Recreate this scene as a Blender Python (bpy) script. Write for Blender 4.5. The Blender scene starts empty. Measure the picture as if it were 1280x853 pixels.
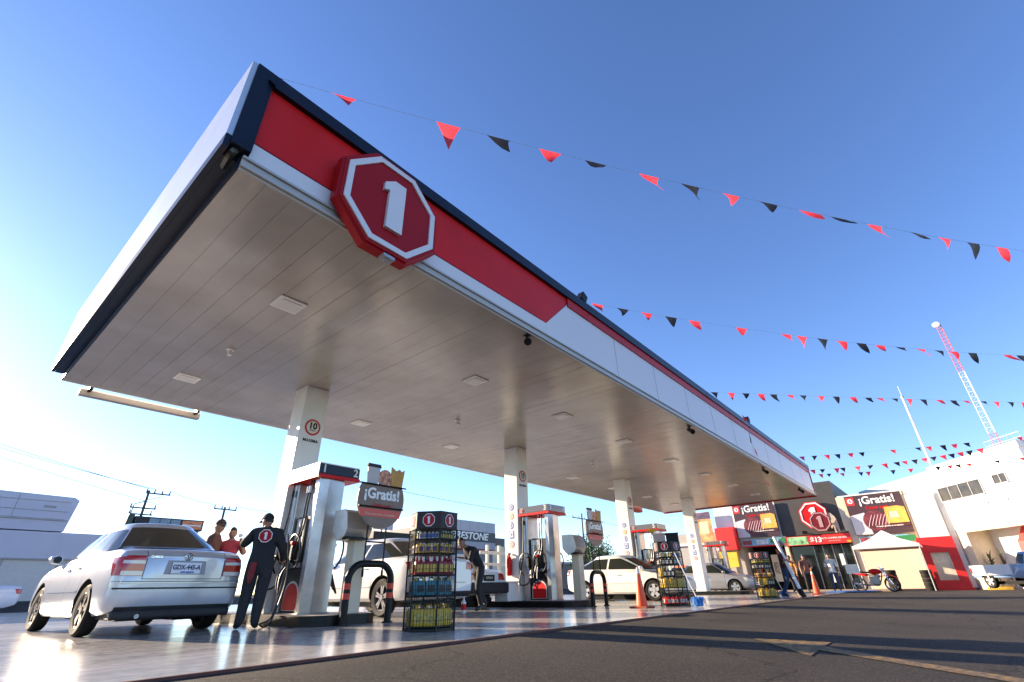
import bpy, bmesh, math, random
from mathutils import Vector, Matrix
from mathutils.bvhtree import BVHTree
R = math.radians
random.seed(7)
sc = bpy.context.scene
col = sc.collection

# ------------------------------------------------------------------ materials
MATS = {}
def mat(name, c, rough=.5, metal=0., var=0., vscale=8., bump=0., bscale=60., coat=0., spec=.5, emit=None):
    if name in MATS: return MATS[name]
    m = bpy.data.materials.new(name); m.use_nodes = True
    nt = m.node_tree; b = nt.nodes['Principled BSDF']
    b.inputs['Base Color'].default_value = (*c, 1)
    b.inputs['Roughness'].default_value = rough
    b.inputs['Metallic'].default_value = metal
    b.inputs['Coat Weight'].default_value = coat
    b.inputs['Coat Roughness'].default_value = .04
    b.inputs['Specular IOR Level'].default_value = spec
    tc = nt.nodes.new('ShaderNodeTexCoord')
    if var:
        n = nt.nodes.new('ShaderNodeTexNoise'); n.inputs['Scale'].default_value = vscale
        n.inputs['Detail'].default_value = 6
        nt.links.new(tc.outputs['Object'], n.inputs['Vector'])
        r = nt.nodes.new('ShaderNodeValToRGB')
        r.color_ramp.elements[0].position = .3; r.color_ramp.elements[1].position = .7
        r.color_ramp.elements[0].color = (*[max(0, x*(1-var)) for x in c], 1)
        r.color_ramp.elements[1].color = (*[min(1, x*(1+var)) for x in c], 1)
        nt.links.new(n.outputs['Fac'], r.inputs['Fac']); nt.links.new(r.outputs['Color'], b.inputs['Base Color'])
        mr = nt.nodes.new('ShaderNodeMapRange')
        mr.inputs['To Min'].default_value = max(0.02, rough*(1-.5*var)); mr.inputs['To Max'].default_value = min(1, rough*(1+.5*var))
        nt.links.new(n.outputs['Fac'], mr.inputs['Value']); nt.links.new(mr.outputs['Result'], b.inputs['Roughness'])
    if bump:
        n2 = nt.nodes.new('ShaderNodeTexNoise'); n2.inputs['Scale'].default_value = bscale; n2.inputs['Detail'].default_value = 4
        nt.links.new(tc.outputs['Object'], n2.inputs['Vector'])
        bp = nt.nodes.new('ShaderNodeBump'); bp.inputs['Strength'].default_value = bump; bp.inputs['Distance'].default_value = .02
        nt.links.new(n2.outputs['Fac'], bp.inputs['Height']); nt.links.new(bp.outputs['Normal'], b.inputs['Normal'])
    if emit:
        b.inputs['Emission Color'].default_value = (*emit[:3], 1); b.inputs['Emission Strength'].default_value = emit[3]
    MATS[name] = m
    return m
white = mat('white_paint', (.80, .79, .76), .35, var=.05, vscale=3)
offwhite = mat('white_render', (.82, .80, .75), .7, var=.04, vscale=2, bump=.1)
navy = mat('navy_enamel', (.007, .012, .026), .35, var=.2, vscale=4, spec=.25)
red = mat('red_enamel', (.66, .014, .014), .4, var=.09, vscale=1.5, bump=.12, bscale=2.2, spec=.2)
signred = mat('sign_red', (.36, .006, .010), .38, var=.05, vscale=3, spec=.2)
pink = mat('sign_white', (.74, .70, .72), .45, bump=.12, bscale=2.2, spec=.3)
black = mat('black_paint', (.006, .006, .006), .42, var=.3, spec=.25)
blackrub = mat('black_rubber', (.016, .016, .017), .75, var=.3, bump=.2)
tyrem = mat('tyre_rubber', (.011, .010, .0095), .75, spec=.25, var=.3, bump=.25, bscale=90)
alu = mat('brushed_aluminium', (.46, .45, .44), .32, metal=.75, var=.15, vscale=5)
steel = mat('grey_steel', (.42, .42, .42), .4, metal=.6, var=.15)
chrome = mat('chrome', (.8, .8, .8), .12, metal=1)
grey = mat('grey_paint', (.30, .30, .31), .5, var=.1)
dgrey = mat('dark_grey_plastic', (.025, .025, .027), .55, var=.15, spec=.3)
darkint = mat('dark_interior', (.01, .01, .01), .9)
orange = mat('cone_orange', (.85, .10, .025), .45, var=.08)
yellow = mat('yellow_plastic', (.60, .38, .03), .4, var=.06)
bluep = mat('blue_plastic', (.03, .18, .55), .4, var=.1)
teal = mat('teal_plastic', (.03, .20, .26), .4, var=.1)
maroon = mat('maroon_plastic', (.28, .012, .03), .35, var=.1)
greenp = mat('green_plastic', (.03, .22, .07), .4)
cream = mat('cream_paint', (.72, .62, .44), .5, var=.05)
glass = mat('dark_car_glass', (.018, .022, .018), .06, spec=.45)
lensred = mat('red_lens', (.45, .02, .015), .12, coat=.5)
lensclear = mat('clear_lens', (.62, .60, .56), .1, coat=.5)
silver = mat('silver_car_paint', (.50, .51, .54), .28, metal=.35, coat=.8, var=.03)
silver2 = mat('grey_silver_car_paint', (.33, .335, .35), .3, metal=.35, coat=.8)
carwhite = mat('white_car_paint', (.74, .74, .75), .25, coat=.9)
carcream = mat('cream_white_car_paint', (.78, .76, .66), .25, coat=.9)
carblue = mat('pale_blue_truck_paint', (.16, .24, .38), .3, coat=.8)
carorange = mat('orange_car_paint', (.75, .20, .02), .3, coat=.8)
skin = mat('skin', (.33, .17, .11), .55, var=.08)
jacket = mat('black_jacket_cloth', (.014, .014, .017), .8, var=.35, vscale=20, bump=.5, bscale=25)
trousers = mat('black_trouser_cloth', (.024, .023, .026), .85, var=.35, vscale=20, bump=.5, bscale=22)
jeans = mat('blue_jean_cloth', (.03, .05, .11), .85, var=.3, vscale=30, bump=.3)
redcloth = mat('red_cloth', (.45, .05, .07), .8, var=.2, bump=.3)
whitecloth = mat('white_cloth', (.7, .68, .64), .8, var=.1, bump=.3)
plaid = mat('dull_red_cloth', (.25, .10, .07), .8, var=.5, vscale=30)
hair = mat('black_hair', (.012, .010, .009), .6, bump=.5, bscale=120)
shoe = mat('black_shoe', (.012, .012, .012), .35)
brown = mat('brown_paper', (.55, .28, .06), .6, var=.15)
darkwood = mat('weathered_pole_wood', (.07, .055, .045), .8, var=.3)
wallgrey = mat('dark_grey_wall', (.055, .052, .047), .6, var=.12, vscale=2)
lavwall = mat('pale_lavender_wall', (.55, .54, .60), .7, var=.05, vscale=1)
leafm = mat('tree_leaves', (.055, .10, .03), .7, var=.5, vscale=3)
plantm = mat('plant_leaves', (.10, .13, .05), .6, var=.4, vscale=9)
bark = mat('tree_bark', (.10, .07, .05), .9, var=.3)
lampw = mat('lamp_lens', (.75, .74, .70), .2)
pigr = mat('poster_chocolate', (.10, .02, .03), .5, var=.9, vscale=9)
rack_board = mat('rack_header_black', (.02, .013, .012), .6, var=.2)
brick = mat('pillar_brown', (.16, .12, .10), .6, var=.1)

def wave_stripes(name, c, axis, period, rough=.4, depth=.5):
    """paint with real fine grooves along one axis (bump only)"""
    m = mat(name, c, rough, var=.04, vscale=1)
    nt = m.node_tree; b = nt.nodes['Principled BSDF']
    tc = nt.nodes.new('ShaderNodeTexCoord'); w = nt.nodes.new('ShaderNodeTexWave')
    w.bands_direction = axis; w.inputs['Scale'].default_value = 1/period*.314; w.wave_profile = 'SIN'
    nt.links.new(tc.outputs['Object'], w.inputs['Vector'])
    bp = nt.nodes.new('ShaderNodeBump'); bp.inputs['Strength'].default_value = depth; bp.inputs['Distance'].default_value = .03
    nt.links.new(w.outputs['Fac'], bp.inputs['Height']); nt.links.new(bp.outputs['Normal'], b.inputs['Normal'])
    return m

# ceiling: slightly wavy glossy white sheet metal
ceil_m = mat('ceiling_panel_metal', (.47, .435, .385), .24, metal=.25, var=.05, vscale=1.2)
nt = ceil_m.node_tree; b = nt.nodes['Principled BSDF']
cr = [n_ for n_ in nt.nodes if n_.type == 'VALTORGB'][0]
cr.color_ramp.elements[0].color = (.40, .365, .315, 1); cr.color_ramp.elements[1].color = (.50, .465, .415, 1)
tc = nt.nodes.new('ShaderNodeTexCoord'); mp = nt.nodes.new('ShaderNodeMapping'); mp.inputs['Scale'].default_value = (3.2, .5, 1)
n = nt.nodes.new('ShaderNodeTexNoise'); n.inputs['Scale'].default_value = 1.6; n.inputs['Detail'].default_value = 2
bp = nt.nodes.new('ShaderNodeBump'); bp.inputs['Strength'].default_value = .35; bp.inputs['Distance'].default_value = .02
nt.links.new(tc.outputs['Object'], mp.inputs['Vector']); nt.links.new(mp.outputs['Vector'], n.inputs['Vector'])
nt.links.new(n.outputs['Fac'], bp.inputs['Height']); nt.links.new(bp.outputs['Normal'], b.inputs['Normal'])

def pad_material():
    m = bpy.data.materials.new('polished_concrete'); m.use_nodes = True
    nt = m.node_tree; b = nt.nodes['Principled BSDF']; L = nt.links
    tc = nt.nodes.new('ShaderNodeTexCoord')
    n1 = nt.nodes.new('ShaderNodeTexNoise'); n1.inputs['Scale'].default_value = .7; n1.inputs['Detail'].default_value = 8; n1.inputs['Roughness'].default_value = .65
    n2 = nt.nodes.new('ShaderNodeTexNoise'); n2.inputs['Scale'].default_value = 9; n2.inputs['Detail'].default_value = 6
    mp = nt.nodes.new('ShaderNodeMapping'); mp.inputs['Scale'].default_value = (.35, 2.2, 1)
    L.new(tc.outputs['Object'], mp.inputs['Vector']); L.new(mp.outputs['Vector'], n1.inputs['Vector']); L.new(tc.outputs['Object'], n2.inputs['Vector'])
    r = nt.nodes.new('ShaderNodeValToRGB'); r.color_ramp.elements[0].position = .32; r.color_ramp.elements[1].position = .68
    r.color_ramp.elements[0].color = (.33, .31, .28, 1); r.color_ramp.elements[1].color = (.50, .47, .425, 1)
    mx = nt.nodes.new('ShaderNodeMixRGB'); mx.blend_type = 'OVERLAY'; mx.inputs['Fac'].default_value = .5
    L.new(n1.outputs['Fac'], r.inputs['Fac']); L.new(r.outputs['Color'], mx.inputs['Color1']); L.new(n2.outputs['Fac'], mx.inputs['Color2'])
    br = nt.nodes.new('ShaderNodeTexBrick'); br.offset = 0; br.inputs['Scale'].default_value = 1
    br.inputs['Brick Width'].default_value = 3.55; br.inputs['Row Height'].default_value = 3.1; br.inputs['Mortar Size'].default_value = .012
    br.inputs['Color1'].default_value = (1, 1, 1, 1); br.inputs['Color2'].default_value = (.93, .93, .93, 1); br.inputs['Mortar'].default_value = (.12, .11, .1, 1)
    L.new(tc.outputs['Object'], br.inputs['Vector'])
    mu = nt.nodes.new('ShaderNodeMixRGB'); mu.blend_type = 'MULTIPLY'; mu.inputs['Fac'].default_value = 1
    L.new(mx.outputs['Color'], mu.inputs['Color1']); L.new(br.outputs['Color'], mu.inputs['Color2'])
    n3 = nt.nodes.new('ShaderNodeTexNoise'); n3.inputs['Scale'].default_value = 2.3; n3.inputs['Detail'].default_value = 7; n3.inputs['Roughness'].default_value = .7; L.new(tc.outputs['Object'], n3.inputs['Vector'])
    r3 = nt.nodes.new('ShaderNodeValToRGB'); r3.color_ramp.elements[0].position = .30; r3.color_ramp.elements[1].position = .44
    r3.color_ramp.elements[0].color = (.45, .42, .38, 1); r3.color_ramp.elements[1].color = (1, 1, 1, 1); L.new(n3.outputs['Fac'], r3.inputs['Fac'])
    m3 = nt.nodes.new('ShaderNodeMixRGB'); m3.blend_type = 'MULTIPLY'; m3.inputs['Fac'].default_value = .45
    L.new(mu.outputs['Color'], m3.inputs['Color1']); L.new(r3.outputs['Color'], m3.inputs['Color2']); L.new(m3.outputs['Color'], b.inputs['Base Color'])
    mr = nt.nodes.new('ShaderNodeMapRange'); mr.inputs['To Min'].default_value = .09; mr.inputs['To Max'].default_value = .28
    L.new(n1.outputs['Fac'], mr.inputs['Value']); L.new(mr.outputs['Result'], b.inputs['Roughness'])
    bp = nt.nodes.new('ShaderNodeBump'); bp.inputs['Strength'].default_value = .08; bp.inputs['Distance'].default_value = .01
    L.new(n2.outputs['Fac'], bp.inputs['Height']); L.new(bp.outputs['Normal'], b.inputs['Normal'])
    b.inputs['Specular IOR Level'].default_value = .16
    return m
def asphalt_material():
    m = bpy.data.materials.new('worn_asphalt'); m.use_nodes = True
    nt = m.node_tree; b = nt.nodes['Principled BSDF']; L = nt.links
    tc = nt.nodes.new('ShaderNodeTexCoord')
    a = nt.nodes.new('ShaderNodeTexNoise'); a.inputs['Scale'].default_value = .45; a.inputs['Detail'].default_value = 6
    s = nt.nodes.new('ShaderNodeTexVoronoi'); s.inputs['Scale'].default_value = 75
    f = nt.nodes.new('ShaderNodeTexNoise'); f.inputs['Scale'].default_value = 40; f.inputs['Detail'].default_value = 8; f.inputs['Roughness'].default_value = .8
    for q in (a, s, f): L.new(tc.outputs['Object'], q.inputs['Vector'])
    r = nt.nodes.new('ShaderNodeValToRGB'); r.color_ramp.elements[0].position = .3; r.color_ramp.elements[1].position = .7
    r.color_ramp.elements[0].color = (.036, .033, .030, 1); r.color_ramp.elements[1].color = (.070, .062, .053, 1)
    L.new(a.outputs['Fac'], r.inputs['Fac'])
    r2 = nt.nodes.new('ShaderNodeValToRGB'); r2.color_ramp.elements[0].position = .25; r2.color_ramp.elements[1].position = .8
    r2.color_ramp.elements[0].color = (.6, .6, .6, 1); r2.color_ramp.elements[1].color = (1.45, 1.38, 1.28, 1)
    L.new(f.outputs['Fac'], r2.inputs['Fac'])
    mu = nt.nodes.new('ShaderNodeMixRGB'); mu.blend_type = 'MULTIPLY'; mu.inputs['Fac'].default_value = 1
    L.new(r.outputs['Color'], mu.inputs['Color1']); L.new(r2.outputs['Color'], mu.inputs['Color2'])
    v2 = nt.nodes.new('ShaderNodeTexVoronoi'); v2.inputs['Scale'].default_value = 95; L.new(tc.outputs['Object'], v2.inputs['Vector'])
    sx2 = nt.nodes.new('ShaderNodeSeparateColor'); L.new(v2.outputs['Color'], sx2.inputs['Color'])
    r4 = nt.nodes.new('ShaderNodeValToRGB'); r4.color_ramp.elements[0].position = .0; r4.color_ramp.elements[1].position = 1
    r4.color_ramp.elements[0].color = (.5, .5, .5, 1); r4.color_ramp.elements[1].color = (2.6, 2.4, 2.1, 1); e_ = r4.color_ramp.elements.new(.8); e_.color = (1, 1, 1, 1)
    L.new(sx2.outputs['Red'], r4.inputs['Fac'])
    m4 = nt.nodes.new('ShaderNodeMixRGB'); m4.blend_type = 'MULTIPLY'; m4.inputs['Fac'].default_value = .75; L.new(mu.outputs['Color'], m4.inputs['Color1']); L.new(r4.outputs['Color'], m4.inputs['Color2'])
    vc = nt.nodes.new('ShaderNodeTexVoronoi'); vc.feature = 'DISTANCE_TO_EDGE'; vc.inputs['Scale'].default_value = .38; 
    nw = nt.nodes.new('ShaderNodeTexNoise'); nw.inputs['Scale'].default_value = 1.3; nw.inputs['Detail'].default_value = 6; L.new(tc.outputs['Object'], nw.inputs['Vector'])
    va = nt.nodes.new('ShaderNodeMixRGB'); va.blend_type = 'ADD'; va.inputs['Fac'].default_value = 1.; L.new(tc.outputs['Object'], va.inputs['Color1']); L.new(nw.outputs['Color'], va.inputs['Color2']); L.new(va.outputs['Color'], vc.inputs['Vector'])
    rc = nt.nodes.new('ShaderNodeValToRGB'); rc.color_ramp.elements[0].position = .003; rc.color_ramp.elements[1].position = .008; rc.color_ramp.elements[0].color = (.35, .35, .35, 1); rc.color_ramp.elements[1].color = (1, 1, 1, 1); L.new(vc.outputs['Distance'], rc.inputs['Fac'])
    m5 = nt.nodes.new('ShaderNodeMixRGB'); m5.blend_type = 'MULTIPLY'; m5.inputs['Fac'].default_value = .8; L.new(m4.outputs['Color'], m5.inputs['Color1']); L.new(rc.outputs['Color'], m5.inputs['Color2']); L.new(m5.outputs['Color'], b.inputs['Base Color'])
    b.inputs['Roughness'].default_value = .9; b.inputs['Specular IOR Level'].default_value = .2
    bp = nt.nodes.new('ShaderNodeBump'); bp.inputs['Strength'].default_value = .35; bp.inputs['Distance'].default_value = .005
    L.new(s.outputs['Distance'], bp.inputs['Height']); L.new(bp.outputs['Normal'], b.inputs['Normal'])
    return m
pad_m = pad_material(); asph_m = asphalt_material()
def worn_yellow():
    m = mat('worn_yellow_paint', (.42, .22, .03), .7)
    nt = m.node_tree; b = nt.nodes['Principled BSDF']; tc = nt.nodes.new('ShaderNodeTexCoord')
    n = nt.nodes.new('ShaderNodeTexNoise'); n.inputs['Scale'].default_value = 14; n.inputs['Detail'].default_value = 8; n.inputs['Roughness'].default_value = .75
    r = nt.nodes.new('ShaderNodeValToRGB'); r.color_ramp.elements[0].position = .46; r.color_ramp.elements[1].position = .62
    r.color_ramp.elements[0].color = (.09, .065, .035, 1); r.color_ramp.elements[1].color = (.38, .21, .035, 1)
    nt.links.new(tc.outputs['Object'], n.inputs['Vector']); nt.links.new(n.outputs['Fac'], r.inputs['Fac']); nt.links.new(r.outputs['Color'], b.inputs['Base Color'])
    return m
wyel = worn_yellow()

# ------------------------------------------------------------------ mesh helpers
def link(name, me, m, parent=None, smooth=False):
    o = bpy.data.objects.new(name, me); col.objects.link(o)
    ms = m if isinstance(m, (list, tuple)) else [m]
    if not me.materials:
        for x in ms: me.materials.append(x)
    if smooth:
        me.shade_smooth(); me.set_sharp_from_angle(angle=R(38))
    if parent: o.parent = parent
    return o
def obj(name, bm, m, parent=None, smooth=False):
    me = bpy.data.meshes.new(name); bm.normal_update(); bm.to_mesh(me); bm.free()
    return link(name, me, m, parent, smooth)
def tag(o, label=None, cat=None, group=None, kind=None):
    if label: o['label'] = label
    if cat: o['category'] = cat
    if group: o['group'] = group
    if kind: o['kind'] = kind
    return o
def thing(name, label, cat, loc=(0, 0, 0), rz=0, group=None):
    o = bpy.data.objects.new(name, None); col.objects.link(o)
    o.location = loc; o.rotation_euler = (0, 0, rz); o.empty_display_size = .1
    return tag(o, label, cat, group)
def copy_tree(o, parent=None):
    c = o.copy(); col.objects.link(c)
    if parent: c.parent = parent
    for ch in o.children: copy_tree(ch, c)
    return c
def B(bm, x0, x1, y0, y1, z0, z1, mi=0, bev=0):
    vs = [bm.verts.new(p) for p in ((x0,y0,z0),(x1,y0,z0),(x1,y1,z0),(x0,y1,z0),(x0,y0,z1),(x1,y0,z1),(x1,y1,z1),(x0,y1,z1))]
    fs = [bm.faces.new([vs[i] for i in q]) for q in ((3,2,1,0),(4,5,6,7),(0,1,5,4),(1,2,6,5),(2,3,7,6),(3,0,4,7))]
    for f in fs: f.material_index = mi
    if bev:
        es = list({e for f in fs for e in f.edges})
        r = bmesh.ops.bevel(bm, geom=es, offset=bev, segments=2, affect='EDGES', profile=.5)
        for f in r['faces']: f.material_index = mi
    return vs
def box(name, x0, x1, y0, y1, z0, z1, m, parent=None, bev=0):
    bm = bmesh.new(); B(bm, x0, x1, y0, y1, z0, z1, 0, bev); return obj(name, bm, m, parent, smooth=bev > 0)
def CYL(bm, p0, p1, r0, r1=None, n=12, mi=0, caps=True):
    p0 = Vector(p0); p1 = Vector(p1); r1 = r0 if r1 is None else r1
    d = (p1-p0).normalized(); u = d.orthogonal().normalized(); v = d.cross(u)
    a = [bm.verts.new(p0+(u*math.cos(t)+v*math.sin(t))*r0) for t in [2*math.pi*i/n for i in range(n)]]
    b_ = [bm.verts.new(p1+(u*math.cos(t)+v*math.sin(t))*r1) for t in [2*math.pi*i/n for i in range(n)]]
    for i in range(n):
        f = bm.faces.new((a[i], a[(i+1) % n], b_[(i+1) % n], b_[i])); f.material_index = mi
    if caps:
        f = bm.faces.new(a[::-1]); f.material_index = mi
        f = bm.faces.new(b_); f.material_index = mi
def TUBE(bm, pts, r, n=8, mi=0):
    pts = [Vector(p) for p in pts]
    rings = []; up = None
    for i, p in enumerate(pts):
        d = (pts[min(i+1, len(pts)-1)]-pts[max(i-1, 0)]).normalized()
        if up is None: up = d.orthogonal().normalized()
        up = (up-d*up.dot(d)).normalized(); v = d.cross(up)
        rings.append([bm.verts.new(p+(up*math.cos(t)+v*math.sin(t))*r) for t in [2*math.pi*k/n for k in range(n)]])
    for a, b_ in zip(rings, rings[1:]):
        for k in range(n):
            f = bm.faces.new((a[k], a[(k+1) % n], b_[(k+1) % n], b_[k])); f.material_index = mi
    for q in (rings[0][::-1], rings[-1]):
        f = bm.faces.new(q); f.material_index = mi
def spline(pts, n=8):
    pts = [Vector(p) for p in pts]; out = []
    P = [pts[0]]+pts+[pts[-1]]
    for i in range(1, len(P)-2):
        for k in range(n):
            t = k/n; a, b_, c, d = P[i-1:i+3]
            out.append(.5*((2*b_)+(c-a)*t+(2*a-5*b_+4*c-d)*t*t+(3*b_-a-3*c+d)*t**3))
    out.append(pts[-1]); return out
def PRISM(bm, poly, o, u, v, w, th, mi=0, mside=None):
    """polygon (a,b) in plane o+a*u+b*v extruded by th along w"""
    o, u, v, w = Vector(o), Vector(u), Vector(v), Vector(w)
    A = [bm.verts.new(o+u*a+v*b_) for a, b_ in poly]; C = [bm.verts.new(o+u*a+v*b_+w*th) for a, b_ in poly]
    f = bm.faces.new(C); f.material_index = mi
    f = bm.faces.new(A[::-1]); f.material_index = mi
    for i in range(len(poly)):
        j = (i+1) % len(poly)
        f = bm.faces.new((A[i], A[j], C[j], C[i])); f.material_index = mi if mside is None else mside
def prism(name, poly, o, u, v, w, th, m, parent=None):
    bm = bmesh.new(); PRISM(bm, poly, o, u, v, w, th); bmesh.ops.recalc_face_normals(bm, faces=bm.faces); return obj(name, bm, m, parent)
def LATHE(bm, prof, c=(0, 0, 0), axis='Z', n=24, mi=0, mis=None):
    rings = []
    for r, z in prof:
        ring = []
        for k in range(n):
            t = 2*math.pi*k/n; a, b_ = r*math.cos(t), r*math.sin(t)
            p = {'Z': (a, b_, z), 'Y': (a, z, b_), 'X': (z, a, b_)}[axis]
            ring.append(bm.verts.new((c[0]+p[0], c[1]+p[1], c[2]+p[2])))
        rings.append(ring)
    for i, (a, b_) in enumerate(zip(rings, rings[1:])):
        for k in range(n):
            f = bm.faces.new((a[k], a[(k+1) % n], b_[(k+1) % n], b_[k])); f.material_index = mis[i] if mis else mi
    bmesh.ops.recalc_face_normals(bm, faces=bm.faces)
def circle(r, n=32, cx=0, cy=0, ry=None):
    return [(cx+r*math.cos(2*math.pi*i/n), cy+(ry or r)*math.sin(2*math.pi*i/n)) for i in range(n)]
def octagon(w, cx=0, cy=0):
    r = w/2/math.cos(math.pi/8)
    return [(cx+r*math.cos(math.pi/8+i*math.pi/4), cy+r*math.sin(math.pi/8+i*math.pi/4)) for i in range(8)]
ONE = [(-.16, .26), (-.03, .36), (.13, .36), (.13, -.36), (-.09, -.36), (-.09, .18), (-.16, .15)]
def scaled(poly, s, cx=0, cy=0, sx=None): return [(cx+a*(sx or s), cy+b_*s) for a, b_ in poly]
def text(name, body, size, o, u, v, m, parent=None, th=.004, bold=0., align='CENTER', shear=0., xs=1.):
    cu = bpy.data.curves.new(name, 'FONT'); cu.body = body; cu.size = size; cu.extrude = th; cu.offset = bold
    cu.align_x = align; cu.align_y = 'CENTER'; cu.shear = shear; cu.resolution_u = 3
    t = bpy.data.objects.new(name, cu)
    me = bpy.data.meshes.new_from_object(t)
    bpy.data.objects.remove(t); bpy.data.curves.remove(cu)
    u = Vector(u).normalized(); v = Vector(v).normalized(); w = u.cross(v)
    M = Matrix((u*xs, v, w)).transposed().to_4x4(); M.translation = Vector(o)
    me.transform(M); me.materials.clear()
    return link(name, me, m, parent)
def sign_one(parent, o, u, v, w, sz, face, border, num, th=.03, nm=('sign_panel', 'border', 'numeral')):
    """octagon sign with a white rim and a 1"""
    o, u, v, w = Vector(o), Vector(u), Vector(v), Vector(w)
    p = prism(nm[0], octagon(sz), o, u, v, w, th, face, parent)
    bm = bmesh.new(); a = octagon(sz*.93); b_ = octagon(sz*.82); n = 8; t2 = th+max(.003, sz*.015)
    for z in (th*.5, t2):
        pass
    A = [bm.verts.new(o+u*x+v*y+w*t2) for x, y in a]; C = [bm.verts.new(o+u*x+v*y+w*t2) for x, y in b_]
    A2 = [bm.verts.new(o+u*x+v*y+w*th*.5) for x, y in a]; C2 = [bm.verts.new(o+u*x+v*y+w*th*.5) for x, y in b_]
    for i in range(n):
        j = (i+1) % n
        bm.faces.new((A[i], A[j], C[j], C[i])); bm.faces.new((A2[i], A2[j], A[j], A[i])); bm.faces.new((C[i], C[j], C2[j], C2[i]))
    obj(nm[1], bm, border, parent)
    prism(nm[2], scaled(ONE, sz*.80), o+w*(th*.5), u, v, w, th*.5+max(.003, sz*.02), num, parent)
    return p
def gz(x, y):
    """ground height"""
    def sm(t): t = min(1, max(0, t)); return t*t*(3-2*t)
    if y < 4.101:
        d = .035*min(8, 4.1-y)*(1-sm((x-15)/12))
        return -.012-d-.12*sm((x-30)/5)
    if y > 30: return -.02+.42*sm((y-30)/7)-(.12*sm((x-29)/4))
    if x > 29: return -.06-.08*sm((x-29)/3)
    return -.06 if x > -58 else -.02
UX, UY, UZ = Vector((1, 0, 0)), Vector((0, 1, 0)), Vector((0, 0, 1))

# ------------------------------------------------------------------ setting
xs = [-900, -300, -120, -60]+[-40+i*4 for i in range(10)]+[i*1. for i in range(0, 46)]+[50, 60, 80, 120, 300, 900]
ys = [-900, -300, -100, -50, -30, -20, -15, -10, -8]+[-7+i*.5 for i in range(22)]+[4.1, 4.6, 10, 20, 29.9]+[30+i for i in range(8)]+[40, 60, 120, 300, 1200]
bm = bmesh.new(); g = [[bm.verts.new((x, y, gz(x, y))) for y in ys] for x in xs]
for i in range(len(xs)-1):
    for j in range(len(ys)-1): bm.faces.new((g[i][j], g[i+1][j], g[i+1][j+1], g[i][j+1]))
tag(obj('asphalt_ground', bm, asph_m, smooth=True), 'grey worn asphalt yard sloping gently away from the forecourt', 'ground', kind='structure')
bm = bmesh.new(); B(bm, -57, 31.2, 4.1, 29.9, -.3, 0)
tag(obj('forecourt_slab', bm, pad_m), 'polished pale concrete forecourt with joints', 'pavement', kind='structure')
bm = bmesh.new(); B(bm, -57, 31.2, 4.06, 4.098, -.3, .006)
tag(obj('kerb_strip', bm, mat('red_kerb_paint', (.11, .035, .025), .7, var=.4, vscale=12)), 'thin dull red kerb line along the forecourt edge', 'kerb', kind='structure')
# yellow arrow, draped on the asphalt: ground points taken from image pixels
def drape(name, quads, m, dz=.006, n=8):
    bm = bmesh.new()
    for q in quads:
        a, b_, c, d = [Vector(p) for p in q]
        V = [[None]*(n+1) for _ in range(n+1)]
        for i in range(n+1):
            for j in range(n+1):
                s, t = i/n, j/n
                p = (a*(1-s)+b_*s)*(1-t)+(d*(1-s)+c*s)*t
                V[i][j] = bm.verts.new((p.x, p.y, gz(p.x, p.y)+dz))
        for i in range(n):
            for j in range(n): bm.faces.new((V[i][j], V[i+1][j], V[i+1][j+1], V[i][j+1]))
    bmesh.ops.recalc_face_normals(bm, faces=bm.faces)
    return obj(name, bm, m)
arrow = drape('yellow_arrow_marking', [((6.41, 1.96, 0), (6.62, 1.25, 0), (6.12, 1.24, 0), (6.41, 1.96, 0)), ((6.41, 1.96, 0), (6.12, 1.24, 0), (5.38, 1.20, 0), (6.41, 1.96, 0)),
    ((6.20, 1.25, 0), (5.60, .46, 0), (5.34, .46, 0), (5.86, 1.23, 0)), ((5.60, .46, 0), (4.1, -1.9, 0), (3.84, -1.9, 0), (5.34, .46, 0))], wyel)
tag(arrow, 'worn yellow arrow painted on the asphalt', 'road marking', kind='structure')
# raised walk in front of the shop
bm = bmesh.new(); B(bm, 38.6, 41.7, 1.6, 18, -.3, -.03)
tag(obj('shop_sidewalk', bm, mat('tan_pavement', (.36, .27, .19), .7, var=.15)), 'tan raised walk along the shop front', 'pavement', kind='structure')

# ------------------------------------------------------------------ canopy
X0, X1, Y0, Y1, ZC, ZT = .92, 30.3, 4.57, 12.95, 4.5, 6.08
can = thing('fuel_canopy', 'long white fuel station canopy with red and navy fascia over the pumps', 'canopy', (0, 0, 0))
bm = bmesh.new(); x = X0
while x < X1-.01:
    vs_ = B(bm, x+.002, min(x+.30, X1)-.002, Y0-.04, Y1, ZC, ZC+.035); x += .30
    j0, j1 = random.uniform(0, .0035), random.uniform(0, .0035)
    for q_ in (0, 3): vs_[q_].co.z += j0
    for q_ in (1, 2): vs_[q_].co.z += j1
B(bm, X0, X1, Y0-.03, Y1-.01, ZC+.012, ZC+.034)
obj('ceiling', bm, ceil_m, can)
bm = bmesh.new(); B(bm, X0, X1, Y1+.002, Y1+.03, ZC-.012, ZC+.12); obj('rear_trim', bm, white, can)
bm = bmesh.new(); B(bm, X0-.1, X1+.1, Y0+.05, Y1+.1, ZC+.3, ZT-.03); obj('roof_deck', bm, grey, can)
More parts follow.
